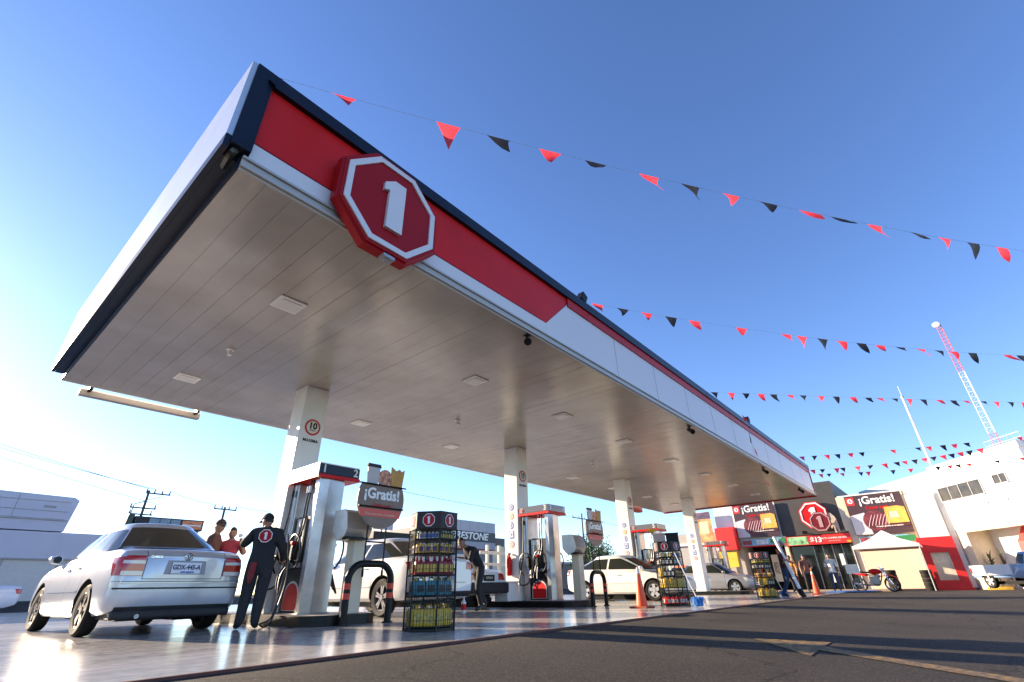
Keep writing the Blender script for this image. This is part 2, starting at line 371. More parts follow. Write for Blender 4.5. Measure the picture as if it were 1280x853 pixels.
# navy frame round the near corner: top strip, end post, underside
bm = bmesh.new()
B(bm, .76, X1+.12, Y0-.12, Y0+.05, ZT-.20, ZT)              # long top strip
B(bm, .76, .97, Y0-.12, Y0+.05, 4.74, ZT-.202)               # corner post
B(bm, .762, .90, Y0+.052, Y1+.12, 4.66, 4.74)              # bottom edge of end fascia
B(bm, .90, .918, Y0-.02, Y1+.1, 4.50, 4.70)
obj('frame', bm, navy, can)
bm = bmesh.new(); B(bm, .70, .758, Y0-.10, Y1+.12, 4.83, ZT-.002); obj('end_panel', bm, mat('end_panel_metal', (.62, .63, .66), .32, metal=.55, var=.04, vscale=2), can)
bm = bmesh.new(); B(bm, .70, .759, Y0-.10, Y1+.12, 4.66, 4.828); obj('end_skirt', bm, navy, can)
bm = bmesh.new(); B(bm, X1+.02, X1+.12, Y0-.10, Y1+.1, 4.45, ZT-.21); obj('far_end_trim', bm, signred, can)
bm = bmesh.new(); B(bm, .76, X1+.1, Y1+.1, Y1+.14, 4.7, ZT); obj('rear_fascia', bm, white, can)
# red panel with slanted end, recessed behind the frame
zb, zt = 4.94, ZT-.20
obj_red = prism('red_panel', [(.97, zb), (6.45, zb), (7.4, zt), (.97, zt)], (0, Y0-.02, 0), UX, UZ, -UY, .03, red, can)
bm = bmesh.new(); B(bm, .97, 7.3, Y0-.045, Y0-.03, zt-.035, zt-.002); B(bm, .97, 6.3, Y0-.06, Y0-.052, zb+.0, zb+.02); obj('panel_trim', bm, signred, can)
prism('white_panel', [(6.46, 4.70), (X1, 4.70), (X1, zt-.10), (7.33, zt-.10), (7.30, zt-.12), (6.46, zb)], (0, Y0-.02, 0), UX, UZ, -UY, .036, pink, can)
bm = bmesh.new(); B(bm, 7.26, X1+.02, Y0-.085, Y0-.058, zt-.21, zt-.002); obj('red_stripe', bm, mat('stripe_red', (.50, .018, .018), .4, spec=.2), can)
bm = bmesh.new(); B(bm, .975, 6.458, Y0-.055, Y0-.022, 4.70, zb-.003); obj('white_band', bm, pink, can)
for k in range(10):
    xx = 9.2+2.1*k
    bm = bmesh.new(); B(bm, xx, xx+.012, Y0-.060, Y0-.057, 4.71, zt-.11); obj('panel_joint', bm, grey, can)
bm = bmesh.new(); B(bm, X0, X1, Y0-.06, Y0-.042, 4.50, 4.697); B(bm, X0, X1, Y0-.095, Y0-.062, 4.53, 4.565)
B(bm, X0, X1, Y0-.088, Y0-.061, 4.655, 4.685)
obj('drip_edge', bm, mat('drip_edge_grey', (.48, .44, .40), .4, metal=.2), can)
bm = bmesh.new(); TUBE(bm, spline([(.84, Y0+.25, 4.70), (.82, Y0+.0, 4.68), (.85, Y0-.02, 4.76)], 5), .05); obj('drain_elbow', bm, mat('elbow_brown', (.05, .045, .04), .3, metal=.5), can)
# big octagonal sign
sg = thing('octagon_sign', 'big red octagonal sign with a white rim and a white 1 on the canopy fascia', 'sign', (2.70, Y0-.12, 5.07))
bm = bmesh.new(); PRISM(bm, octagon(1.58), (0, 0, 0), UX, UZ, -UY, .16); bmesh.ops.recalc_face_normals(bm, faces=bm.faces)
bmesh.ops.bevel(bm, geom=[e for e in bm.edges if all(abs(v.co.y+.16) < 1e-4 for v in e.verts)], offset=.035, segments=3, affect='EDGES')
obj('sign_panel', bm, signred, sg)
bm = bmesh.new(); a = octagon(1.42); b_ = octagon(1.26)
A = [bm.verts.new((x, -.182, z)) for x, z in a]; C = [bm.verts.new((x, -.182, z)) for x, z in b_]
A2 = [bm.verts.new((x, -.155, z)) for x, z in a]; C2 = [bm.verts.new((x, -.155, z)) for x, z in b_]
for i in range(8):
    j = (i+1) % 8
    bm.faces.new((A[i], A[j], C[j], C[i])); bm.faces.new((A2[i], A2[j], A[j], A[i])); bm.faces.new((C[i], C[j], C2[j], C2[i]))
bmesh.ops.recalc_face_normals(bm, faces=bm.faces); obj('border', bm, pink, sg)
prism('numeral', scaled(ONE, 1.16), (0, -.15, 0), UX, UZ, -UY, .06, pink, sg)
bm = bmesh.new(); B(bm, -.05, .12, -.17, -.04, -.84, -.795); CYL(bm, (.03, -.11, -.82), (.03, -.11, -.87), .03); obj('mounting_bracket', bm, steel, sg)

# ceiling lamps, sensors
lp = thing('ceiling_lamp', 'flush square ceiling lamp', 'ceiling lamp', (0, 0, ZC), group='flush lamps in the canopy ceiling')
bm = bmesh.new(); B(bm, -.21, .21, -.21, .21, -.022, 0, 0, .006); obj('frame', bm, white, lp)
bm = bmesh.new(); B(bm, -.15, .15, -.15, .15, -.034, -.022, 0, .008); obj('diffuser', bm, lampw, lp)
first = True
ordn = ['first', 'second', 'third', 'fourth', 'fifth', 'sixth', 'seventh', 'eighth']
for j, yy in enumerate((6.72, 11.0)):
    for i, xx in enumerate((2.6, 6.8, 10.1, 13.5, 17.0, 20.4, 23.8, 27.3)):
        o = lp if first else copy_tree(lp); first = False
        o.location = (xx, yy, ZC)
        o['label'] = '%s square ceiling lamp from the near end, in the row %s the columns' % (ordn[i], ('in front of', 'behind')[j])
cs = thing('ceiling_sensor', 'small white sensor', 'sensor', (0, 0, ZC), group='small sensors on the canopy ceiling')
bm = bmesh.new(); LATHE(bm, [(.07, 0), (.07, -.02), (.035, -.03), (.035, -.10), (.0, -.12)], n=16); B(bm, -.03, .03, -.075, .02, -.13, -.08); obj('body', bm, white, cs)
for i, xx in enumerate((2.65, 8.45, 15.3)):
    o = cs if i == 0 else copy_tree(cs); o.location = (xx, 9.0, ZC)
    o['label'] = 'small white ceiling sensor %s' % ('between the two nearest ceiling lamps', 'just beyond the first column', 'between the second and third columns')[i]
# security cameras hanging on the near edge
sp = thing('security_camera', 'black camera', 'camera', (0, 0, 0), group='black cameras hung under the near canopy edge')
bm = bmesh.new(); CYL(bm, (0, 0, 0), (0, 0, -.10), .018, n=8); B(bm, -.05, .05, -.05, .05, -.012, 0); obj('bracket', bm, black, sp)
bm = bmesh.new(); CYL(bm, (.08, .06, -.07), (-.12, -.10, -.21), .055, .06, n=14); CYL(bm, (-.12, -.10, -.21), (-.15, -.125, -.23), .068, n=14); obj('housing', bm, black, sp)
for i, xx in enumerate((5.95, 13.4, 20.9, 27.0)):
    o = sp if i == 0 else copy_tree(sp); o.location = (xx, Y0+.02, ZC)
    o['label'] = '%s black camera hanging under the near canopy edge, counted from the octagon sign' % ordn[i]
ls = thing('loudspeaker', 'black box', 'speaker', (0, 0, 0), group='small boxes on top of the fascia')
bm = bmesh.new(); B(bm, -.10, .10, -.08, .08, .02, .26, 0, .02); obj('cabinet', bm, black, ls)
bm = bmesh.new(); B(bm, -.02, .02, -.02, .02, 0, .03); obj('bracket', bm, black, ls)
for i, xx in enumerate((7.86, 19.9)):
    o = ls if i == 0 else copy_tree(ls); o.location = (xx, Y0-.05, ZT); o.rotation_euler[1] = .5
    o['label'] = ('small black box on top of the fascia above the slanted end of the red panel', 'small black box on top of the fascia near the far end')[i]
# light batten hanging off the back edge
bt = thing('light_batten', 'long narrow batten hanging behind the near rear corner of the canopy', 'batten', (0, 0, 0))
bm = bmesh.new(); B(bm, 1.28, 3.66, 13.28, 13.44, 4.38, 4.50, 0, .01); obj('housing', bm, mat('batten_grey', (.35, .32, .30), .5), bt)
bm = bmesh.new(); B(bm, 1.28, 3.66, 13.30, 13.42, 4.501, 4.53); obj('top_rail', bm, white, bt)
bm = bmesh.new(); B(bm, 3.5, 3.56, 13.05, 13.28, 4.46, 4.60); obj('bracket', bm, black, bt); bm = bmesh.new(); B(bm, 1.4, 1.46, 13.05, 13.28, 4.46, 4.60); obj('bracket', bm, black, bt)
bt2 = thing('roof_speaker', 'dark red horn box under the far rear edge of the canopy', 'lamp', (0, 0, 0))
bm = bmesh.new(); B(bm, 26.1, 27.6, 13.15, 13.5, 4.30, 4.62, 0, .04); obj('housing', bm, mat('dull_red', (.30, .05, .04), .5), bt2)
bm = bmesh.new(); B(bm, 25.2, 26.0, 13.15, 13.5, 4.25, 4.58, 0, .05); obj('black_unit', bm, black, bt2)

# ------------------------------------------------------------------ islands, columns, pumps
DX = 7.1
for k in range(4):
    bm = bmesh.new(); ox = DX*k
    pts = [(4.28, 12.2), (4.28, 7.95), (4.38, 7.75), (4.6, 7.65), (5.3, 7.65), (5.5, 7.75), (5.6, 7.95), (5.6, 12.2)]
    PRISM(bm, [(a+ox, c) for a, c in pts], (0, 0, 0), UX, UY, UZ, .15, 0, 1)
    bmesh.ops.recalc_face_normals(bm, faces=bm.faces)
    if k == 3:
        B(bm, 29.4, 30.7, 9.2, 12.5, -.1, .15)
    tag(obj('pump_island', bm, [mat('island_top', (.33, .31, .28), .6, var=.15), black]), 'raised kerbed pump island with black sides', 'island', kind='structure')

colm = mat('column_white', (.78, .77, .74), .32, var=.05, vscale=2)
def column():
    t = thing('canopy_column', 'column', 'column', (0, 0, 0), group='square white canopy columns')
    bm = bmesh.new(); B(bm, 0, .53, 0, .51, .15, ZC-.002, 0, .012); obj('shaft', bm, colm, t)
    bm = bmesh.new()
    B(bm, -.006, -.001, .02, .49, 1.5, 1.503); B(bm, -.006, -.001, .02, .49, 3.0, 3.003)
    obj('joint', bm, grey, t)
    # speed sign on the -Y face
    bm = bmesh.new(); PRISM(bm, circle(.175), (.28, -.001, 3.60), UX, UZ, -UY, .006); bmesh.ops.recalc_face_normals(bm, faces=bm.faces); s = obj('speed_sign', bm, mat('ring_red', (.55, .03, .02), .4), t)
    bm = bmesh.new(); PRISM(bm, circle(.135), (.28, -.006, 3.60), UX, UZ, -UY, .004); bmesh.ops.recalc_face_normals(bm, faces=bm.faces); obj('sign_face', bm, mat('sign_cream', (.72, .68, .60), .4), s)
    text('number', '10', .19, (.28, -.013, 3.625), UX, UZ, black, s, th=.002, bold=.006)
    text('unit', 'KM/H', .05, (.28, -.013, 3.53), UX, UZ, black, s, th=.002)
    text('word', 'MAXIMA', .088, (.28, -.004, 3.31), UX, UZ, black, s, th=.002, bold=.002)
    cols_ = [mat('icon_blue', (.12, .18, .48), .4), mat('icon_ochre', (.60, .38, .12), .4), mat('icon_blue', (.12, .18, .48), .4), mat('icon_blue', (.12, .18, .48), .4), mat('icon_salmon', (.60, .30, .20), .4)]
    iw = mat('icon_white', (.75, .73, .75), .4)
    for q, (zz, mm) in enumerate(zip((2.66, 2.40, 2.14, 1.88, 1.62), cols_)):
        bm = bmesh.new(); Z = (-.001, .25, zz)
        if q == 3: PRISM(bm, [(-.085, -.11), (.085, -.11), (.085, .11), (-.085, .11)], Z, -UY, UZ, -UX, .005)
        elif q == 2: PRISM(bm, circle(.07, ry=.105), Z, -UY, UZ, -UX, .005)
        else: PRISM(bm, circle(.095), Z, -UY, UZ, -UX, .005)
        bmesh.ops.recalc_face_normals(bm, faces=bm.faces); s = obj('pictogram', bm, mm, t)
        bm = bmesh.new()
        PRISM(bm, circle(.062) if q != 3 else [(-.055, -.07), (.055, -.07), (.055, .09), (-.055, .09)], (-.006, .25, zz), -UY, UZ, -UX, .003)
        bmesh.ops.recalc_face_normals(bm, faces=bm.faces); obj('pictogram_face', bm, iw, s)
        bm = bmesh.new(); PRISM(bm, [(-.02, -.045), (.02, -.045), (.02, .0), (.045, .02), (0, .05), (-.045, .02), (-.02, 0)], (-.009, .25, zz), -UY, UZ, -UX, .002)
        bmesh.ops.recalc_face_normals(bm, faces=bm.faces); obj('symbol', bm, mm, s)
    return t
c0 = column()
for k in range(4):
    o = c0 if k == 0 else copy_tree(c0); o.location = (4.48+DX*k, 9.56, 0)
    o['label'] = ('nearest square white canopy column behind pump 1', 'second square white canopy column behind pump 3 with a fire extinguisher', 'third square white canopy column beside the cream hatchback', 'farthest square white canopy column beside the grey sedan')[k]
# fire extinguisher + sign + box at column 2
fe = thing('fire_extinguisher', 'red fire extinguisher hanging on the second canopy column', 'fire extinguisher', (11.50, 9.86, .78))
bm = bmesh.new(); LATHE(bm, [(.0, 0), (.07, .01), (.08, .05), (.08, .42), (.06, .48), (.025, .52), (.025, .56)], n=18); obj('cylinder', bm, red, fe, True)
bm = bmesh.new(); B(bm, -.02, .06, -.015, .015, .56, .60); TUBE(bm, spline([(0, 0, .57), (-.08, 0, .50), (-.095, 0, .2)], 6), .012); obj('hose_and_lever', bm, black, fe)
es = thing('extinguisher_notice', 'small red and white notice above the fire extinguisher', 'sign', (11.60, 9.78, 1.36))
bm = bmesh.new(); PRISM(bm, [(-.13, -.13), (.13, -.13), (.13, .13), (-.13, .13)], (-.001, 0, 0), -UY, UZ, -UX, .006); bmesh.ops.recalc_face_normals(bm, faces=bm.faces); obj('board', bm, red, es)
bm = bmesh.new(); PRISM(bm, [(-.10, -.09), (.02, -.09), (.02, .10), (-.10, .10)], (-.008, 0, 0), -UY, UZ, -UX, .002); bmesh.ops.recalc_face_normals(bm, faces=bm.faces); obj('white_field', bm, white, es)
wb = thing('white_bin', 'low white box at the foot of the second column', 'box', (11.0, 9.5, .15))
bm = bmesh.new(); B(bm, .02, .48, .02, .5, 0, .45, 0, .02); obj('body', bm, offwhite, wb)
bm = bmesh.new(); B(bm, 0, .5, 0, .52, .45, .49, 0, .01); obj('lid', bm, white, wb)

capnavy = mat('pump_cap_navy', (.008, .014, .032), .35, spec=.3)
capbrown = mat('pump_cap_grey', (.13, .11, .10), .22, coat=.5)
rub = mat('hose_rubber', (.012, .012, .012), .35)
def tube_obj(name, pts, r, m, parent, n=8, seg=6):
    bm = bmesh.new(); TUBE(bm, spline(pts, seg), r, n); return obj(name, bm, m, parent, True)
def pump(k):
    n1, n2 = 2*k+1, 2*k+2
    t = thing('fuel_pump', 'pump', 'fuel pump', (4.45+DX*k, 8.40, 0) if k < 3 else (29.6, 9.55, 0), group='fuel pumps under the canopy')
    W, D = .88, 1.10
    bm = bmesh.new(); B(bm, 0, W, 0, D, 2.36, 2.42); c = obj('cap', bm, red, t)
    bm = bmesh.new(); B(bm, .012, W-.012, .012, D-.012, 2.422, 2.61, 0, .01)
    cb = obj('cap_band', bm, capnavy if k == 0 else capbrown, c)
    if k == 0:
        bm = bmesh.new(); B(bm, -.006, .011, .0, D, 2.43, 2.62); obj('cap_side_glare', bm, white, c)  # sky glare on the glossy cap side, put in as a white slab
        bm = bmesh.new(); B(bm, .02, W-.02, .02, D-.02, 2.611, 2.63); obj('cap_top', bm, white, c)
    text('number', str(n1), .20, (.12, .010, 2.515), UX, UZ, white, cb, th=.003, bold=.004)
    text('number', str(n2), .20, (W-.10, .010, 2.515), UX, UZ, white, cb, th=.003, bold=.004)
    if k:
        text('number', str(n1), .20, (.010, .13, 2.515), -UY, UZ, white, cb, th=.003, bold=.004)
        s = bmesh.new(); PRISM(s, octagon(.13), (.011, D-.12, 2.515), -UY, UZ, -UX, .008); bmesh.ops.recalc_face_normals(s, faces=s.faces); ob = obj('emblem', s, pink, cb)
        s = bmesh.new(); PRISM(s, octagon(.10), (.002, D-.12, 2.515), -UY, UZ, -UX, .004); bmesh.ops.recalc_face_normals(s, faces=s.faces); obj('emblem_face', s, signred, cb)
        s = bmesh.new(); PRISM(s, scaled(ONE, .08), (-.003, D-.12, 2.515), -UY, UZ, -UX, .003); bmesh.ops.recalc_face_normals(s, faces=s.faces); obj('emblem_numeral', s, pink, cb)
    # near end panel (faceted brushed metal) and far pillar
    PRs = [(.10, .10), (.28, .06), (.62, .10), (.62, .22), (.10, .22)]
    bm = bmesh.new(); PRISM(bm, PRs, (0, 0, .17), UX, UY, UZ, 2.185); bmesh.ops.recalc_face_normals(bm, faces=bm.faces); obj('end_panel', bm, alu, t)
    bm = bmesh.new(); B(bm, .12, .60, .86, 1.04, .17, 2.355, 0, .01); obj('rear_pillar', bm, alu, t)
    bm = bmesh.new(); B(bm, .08, .66, .10, 1.08, .151, .169); obj('base_plate', bm, steel, t)
    # lower cabinet with red arch
    bm = bmesh.new(); B(bm, .16, .58, .232, .858, .17, .86, 0, .01); cab = obj('lower_cabinet', bm, black, t)
    arch = [(-.21, 0), (.21, 0), (.21, .18)]+[(.21*math.cos(a), .18+.20*math.sin(a)) for a in [math.pi*i/12 for i in range(1, 12)]]+[(-.21, .18)]
    for s, xx, u in ((-1, .158, -UY), (1, .582, UY)):
        bm = bmesh.new(); PRISM(bm, scaled(arch, 1.2), (xx, .55, .20), u, UZ, UX*s, .006); bmesh.ops.recalc_face_normals(bm, faces=bm.faces); obj('arch_rim', bm, white, cab)
        bm = bmesh.new(); PRISM(bm, scaled(arch, 1.08, 0, .01), (xx+s*.006, .55, .20), u, UZ, UX*s, .006); bmesh.ops.recalc_face_normals(bm, faces=bm.faces); obj('red_arch_panel', bm, red, cab)
    # dispenser head
    bm = bmesh.new(); PRISM(bm, [(.26, .861), (.855, .861), (.855, 1.60), (.78, 1.74), (.32, 1.72), (.26, 1.62)], (.20, 0, 0), UY, UZ, UX, .34); bmesh.ops.recalc_face_normals(bm, faces=bm.faces)
    hd = obj('dispenser_head', bm, dgrey, t)
    for s, xx in ((-1, .20), (1, .54)):
        bm = bmesh.new(); B(bm, min(xx, xx+s*.035), max(xx, xx+s*.035), .50, .80, .98, 1.70, 0, .012); bz = obj('bezel', bm, mat('bezel_silver', (.42, .40, .37), .3, metal=.4), hd)
        bm = bmesh.new(); B(bm, min(xx+s*.036, xx+s*.042), max(xx+s*.036, xx+s*.042), .55, .75, 1.38, 1.56); obj('screen', bm, mat('screen_grey', (.30, .30, .27), .15), hd)
        bm = bmesh.new(); B(bm, min(xx+s*.036, xx+s*.046), max(xx+s*.036, xx+s*.046), .57, .72, 1.14, 1.30, 0, .004); obj('keypad', bm, black, hd)
        bm = bmesh.new(); B(bm, min(xx+s*.0, xx+s*.06), max(xx+s*.0, xx+s*.06), .37, .85, .865, .94); obj('nozzle_shelf', bm, steel, hd)
    # hoses and nozzles each side
    for s, xx in ((-1, .08), (1, .70)):
        o1 = xx+s*.02
        for q, yy in enumerate((.34, .42, .90)):
            low = (xx+s*.22, yy+(.05 if q < 2 else .10), .45+.06*q)
            tube_obj('hose', [(xx+.05*-s, yy, 2.36), (xx, yy, 2.0), (xx+s*.03, yy-.02, 1.5), (xx+s*.10, yy+.12, .9), low, (xx+s*.16, yy+.22, .75), (xx+s*.02, yy+.10, 1.05)] if q < 2 else
                     [(xx, yy+.10, 2.36), (xx+s*.02, yy+.10, 1.7), (xx+s*.08, yy+.14, 1.0), low, (xx+s*.10, yy-.12, .6), (xx, yy-.14, 1.0)], .016, rub, t)
            bm = bmesh.new(); CYL(bm, (xx, yy+(.10 if q == 2 else 0), 2.12), (xx, yy+(.10 if q == 2 else 0), 2.24), .028, n=8); obj('breakaway', bm, steel if q < 2 else black, t)
        for q, (yy, zz, rr_) in enumerate(((.36, 1.12, .27), (.86, 1.05, .30))):
            bm = bmesh.new(); TUBE(bm, [(xx+s*(.10+.03*math.sin(a)), yy+rr_*.8*math.cos(a), zz+rr_*math.sin(a)) for a in [R(-60+15*i) for i in range(22)]], .017, 8); obj('hose', bm, rub, t, True)
        for q, (yy, mm) in enumerate(((.46, black), (.78, black))):
            bm = bmesh.new(); B(bm, min(xx, xx+s*.11), max(xx, xx+s*.11), yy-.045, yy+.045, .98, 1.22, 0, .02)
            CYL(bm, (xx+s*.06, yy, 1.0), (xx-s*.02, yy, .86), .02, n=8)
            nz = obj('nozzle', bm, mm, t)
            bm = bmesh.new(); B(bm, min(xx+s*.02, xx+s*.13), max(xx+s*.02, xx+s*.13), yy-.05, yy+.05, 1.221, 1.29, 0, .02); obj('nozzle_grip', bm, signred if q == 0 else black, nz)
    return t
for k in range(4):
    p = pump(k)
    p['label'] = ('nearest fuel pump, numbered 1 and 2, with brushed metal end panel and sky glare painted white on the cap side', 'fuel pump numbered 3 with black hoses in front of the second column', 'fuel pump numbered 5 behind the oil display rack and cream hatchback', 'farthest fuel pump, small behind the fourth column')[k]

# service boxes on posts at two islands
def service_box():
    t = thing('service_box', 'box', 'service box', (0, 0, 0), group='slanted metal boxes on posts at the islands')
    bm = bmesh.new(); B(bm, .32, .56, -.12, .12, .15, 1.36, 0, .01); obj('post', bm, cream, t)
    bm = bmesh.new(); PRISM(bm, [(-.24, 1.44), (-.17, 1.72), (-.06, 1.77), (.22, 1.77), (.22, 1.42), (.06, 1.26), (-.17, 1.32)], (.06, 0, 0), UY, UZ, UX, .50)
    bmesh.ops.recalc_face_normals(bm, faces=bm.faces); obj('cabinet', bm, mat('box_metal', (.50, .47, .42), .35, metal=.5, var=.1), t)
    bm = bmesh.new(); B(bm, .10, .48, -.27, -.05, 1.27, 1.30); obj('slot', bm, black, t)
    return t
for k in range(2):
    t = service_box(); t.location = (4.75+DX*k, 8.02, 0)
    t['label'] = ('slanted metal box on a post beside the nearest pump', 'slanted metal box on a post beside pump 3')[k]

# hoop guards
def hoop():
    t = thing('hoop_guard', 'hoop', 'bollard', (0, 0, 0), group='black hoop guards at the island ends')
    W = .42; pts = [(-W, 0, 0), (-W, 0, .62)]+[(-W+.26-.26*math.cos(a), 0, .62+.26*math.sin(a)) for a in [math.pi/2*i/6 for i in range(1, 7)]]
    pts += [(-a, 0, c) for a, _, c in pts[::-1]]
    bm = bmesh.new(); TUBE(bm, pts, .057, 14); obj('tube', bm, black, t, True)
    for s in (-1, 1):
        for zz in (.36, .50):
            bm = bmesh.new(); CYL(bm, (s*W, 0, zz), (s*W, 0, zz+.085), .0585, n=16, caps=False); obj('red_band', bm, mat('band_red', (.60, .05, .03), .45), t, True)
        bm = bmesh.new(); CYL(bm, (s*W, 0, 0), (s*W, 0, .02), .09, n=14); obj('foot', bm, black, t)
    return t
for k, (xx, yy) in enumerate(((5.22, 7.55), (12.42, 7.5))):
    t = hoop(); t.location = (xx, yy, 0)
    if k == 1: t.scale = (.80, 1, .92)
    t['label'] = ('nearest black hoop guard with two red bands on each leg', 'black hoop guard with red bands in front of the cream hatchback')[k]
# round "gratis" boards standing on the hoops
paper = mat('board_brown', (.20, .13, .09), .45, var=.15)
def gratis(k):
    t = thing('round_sign', 's', 'sign', (0, 0, 0), group='round offer signs on wire frames')
    bm = bmesh.new()
    for s in (-.19, .19):
        CYL(bm, (s, .02, -.02), (s, .02, 1.10), .014, n=8)
    for z, a in ((.42, .19), (.98, .47), (1.36, .50)): CYL(bm, (-a, -.055 if z > .9 else .02, z), (a, -.055 if z > .9 else .02, z), .013, n=8)
    CYL(bm, (-.19, .02, -.02), (-.19, .02, -.12), .02, n=8); CYL(bm, (.19, .02, -.02), (.19, .02, -.12), .02, n=8)
    obj('wire_frame', bm, black, t)
    poly = [(.49*math.cos(a), 1.12+.49*math.sin(a)) for a in [R(148)+R(244)*i/30 for i in range(31)]]
    prism('board', poly, (0, -.0, 0), UX, UZ, -UY, .03, paper, t)
    text('lettering', '¡Gratis!', .25, (0, -.036, 1.20), UX, UZ, white, t, th=.004, bold=.008, xs=1.0)
    text('script_line', 'Canjea aqui', .085, (0, -.035, 1.02), UX, UZ, red, t, th=.003, shear=.4)
    prism('red_ribbon', [(-.455, .95), (.455, .95), (.405, .82), (-.405, .82)], (0, -.03, 0), UX, UZ, -UY, .005, mat('ribbon_red', (.65, .10, .07), .5), t)
    text('ribbon_text', 'En la compra de tu combustible', .048, (0, -.038, .865), UX, UZ, cream, t, th=.002)
    # cup, food and bag standing on top edge
    cup = prism('cup', [(-.32, 1.362), (-.12, 1.362), (-.09, 1.66), (-.35, 1.66)], (0, 0, 0), UX, UZ, -UY, .03, mat('cup_paper', (.50, .46, .45), .5), t)
    prism('cup_lid', [(-.37, 1.66), (-.07, 1.66), (-.09, 1.72), (-.35, 1.72)], (0, 0, 0), UX, UZ, -UY, .034, dgrey, cup)
    fo = [(.0+.155*math.cos(a)*(1+.08*math.sin(5*a)), 1.50+.15*math.sin(a)) for a in [2*math.pi*i/24 for i in range(24)]]
    fo = [(a, max(1.362, b_)) for a, b_ in fo]
    prism('food_picture', fo, (.04, .004, 0), UX, UZ, -UY, .026, mat('food_print', (.55, .22, .12), .5, var=.9, vscale=14), t)
    prism('bag', [(.17, 1.362), (.42, 1.362), (.46, 1.70), (.40, 1.66), (.34, 1.70), (.27, 1.66), (.17, 1.72)], (0, 0, 0), UX, UZ, -UY, .03, brown, t)
    return t
for k, (xx, yy) in enumerate(((5.27, 7.50), (12.42, 7.45))):
    t = gratis(k); t.location = (xx-.04, yy, .80)
    if k == 1: t.location.z = .86; t.scale = (.9, 1, .92)
    t['label'] = ('round brown free offer sign standing on the nearest hoop guard', 'smaller round offer sign above the hoop guard by the cream hatchback')[k]

# ------------------------------------------------------------------ oil display racks and their bottles
def rack():
    t = thing('oil_rack', 'r', 'display rack', (0, 0, 0), group='hexagonal oil display racks')
    Rr = .335; H = 1.42
    V = [(Rr*math.cos(R(60*i)), Rr*math.sin(R(60*i))) for i in range(6)]
    bm = bmesh.new()
    for x, y in V: CYL(bm, (x, y, .0), (x, y, H-.21), .013, n=6)
    for z in (.055, .335, .40, .64, .90, 1.075):
        for i in range(6):
            a, b_ = V[i], V[(i+1) % 6]; CYL(bm, (*a, z), (*b_, z), .008, n=6)
            CYL(bm, (*a, z+.07), (*b_, z+.07), .003, n=4)
    for i in range(6):
        a, b_ = Vector(V[i]), Vector(V[(i+1) % 6])
        for q in range(1, 8):
            p = a.lerp(b_, q/8); CYL(bm, (*p, .03), (*p, H-.21), .0032, n=4, caps=False)
    obj('wire_frame', bm, black, t)
    for z in (.045, .39, .63, .89, 1.065):
        bm = bmesh.new(); PRISM(bm, scaled(V, .97), (0, 0, z), UX, UY, UZ, .012); bmesh.ops.recalc_face_normals(bm, faces=bm.faces); obj('shelf', bm, dgrey, t)
    bm = bmesh.new(); PRISM(bm, V, (0, 0, 0), UX, UY, UZ, .035); bmesh.ops.recalc_face_normals(bm, faces=bm.faces); obj('base', bm, black, t)
    bm = bmesh.new(); PRISM(bm, V, (0, 0, H-.21), UX, UY, UZ, .21); bmesh.ops.recalc_face_normals(bm, faces=bm.faces); hd = obj('header', bm, rack_board, t)
    bm = bmesh.new(); PRISM(bm, scaled(V, 1.02), (0, 0, H), UX, UY, UZ, .008); bmesh.ops.recalc_face_normals(bm, faces=bm.faces); obj('header_rim', bm, black, hd)
    for i in range(6):
        a, b_ = Vector(V[i]), Vector(V[(i+1) % 6]); m_ = (a+b_)/2; w = Vector((*m_.normalized(), 0)); u = UZ.cross(w).normalized()
        o = Vector((*m_, H-.105))+w*.002
        bm = bmesh.new(); PRISM(bm, octagon(.165), o, u, UZ, w, .004); bmesh.ops.recalc_face_normals(bm, faces=bm.faces); e = obj('emblem', bm, pink, hd)
        bm = bmesh.new(); PRISM(bm, octagon(.145), o+w*.004, u, UZ, w, .003); bmesh.ops.recalc_face_normals(bm, faces=bm.faces); obj('emblem_face', bm, signred, e)
        bm = bmesh.new(); PRISM(bm, scaled(ONE, .13), o+w*.007, u, UZ, w, .003); bmesh.ops.recalc_face_normals(bm, faces=bm.faces); obj('emblem_numeral', bm, pink, e)
    return t
def bottle_mesh(kind, body, label, cap):
    bm = bmesh.new()
    if kind == 'jug':
        B(bm, -.075, .075, -.05, .05, 0, .20, 0, .018); CYL(bm, (.035, 0, .19), (.035, 0, .24), .022, n=10, mi=2)
        TUBE(bm, [(-.05, 0, .19), (-.05, 0, .235), (.0, 0, .24), (.03, 0, .21)], .012, 6, 0)
        B(bm, -.055, .055, -.053, .053, .04, .14, 1)
    elif kind == 'quart':
        B(bm, -.05, .05, -.03, .03, 0, .15, 0, .014); CYL(bm, (0, 0, .145), (0, 0, .17), .03, .014, n=10, mi=0)
        CYL(bm, (0, 0, .17), (0, 0, .20), .016, n=10, mi=2); B(bm, -.036, .036, -.033, .033, .03, .115, 1)
    else:
        CYL(bm, (0, 0, 0), (0, 0, .085), .024, n=12, mi=0); CYL(bm, (0, 0, .085), (0, 0, .10), .024, .010, n=12, mi=0)
        CYL(bm, (0, 0, .10), (0, 0, .118), .011, n=10, mi=2); CYL(bm, (0, 0, .02), (0, 0, .07), .0248, n=12, mi=1, caps=False)
    me = bpy.data.meshes.new('oil_bottle'); bm.normal_update(); bm.to_mesh(me); bm.free()
    for m in (body, label, cap): me.materials.append(m)
    me.shade_smooth(); me.set_sharp_from_angle(angle=R(35))
    return me
labdark = mat('label_dark', (.03, .03, .035), .4); labw = mat('label_white', (.62, .60, .55), .4, var=.5, vscale=40)
laby = mat('label_yellow', (.62, .42, .06), .4, var=.3, vscale=40); labb = mat('label_blue', (.05, .12, .4), .4); labp = mat('label_purple', (.12, .05, .16), .4, var=.5, vscale=50)
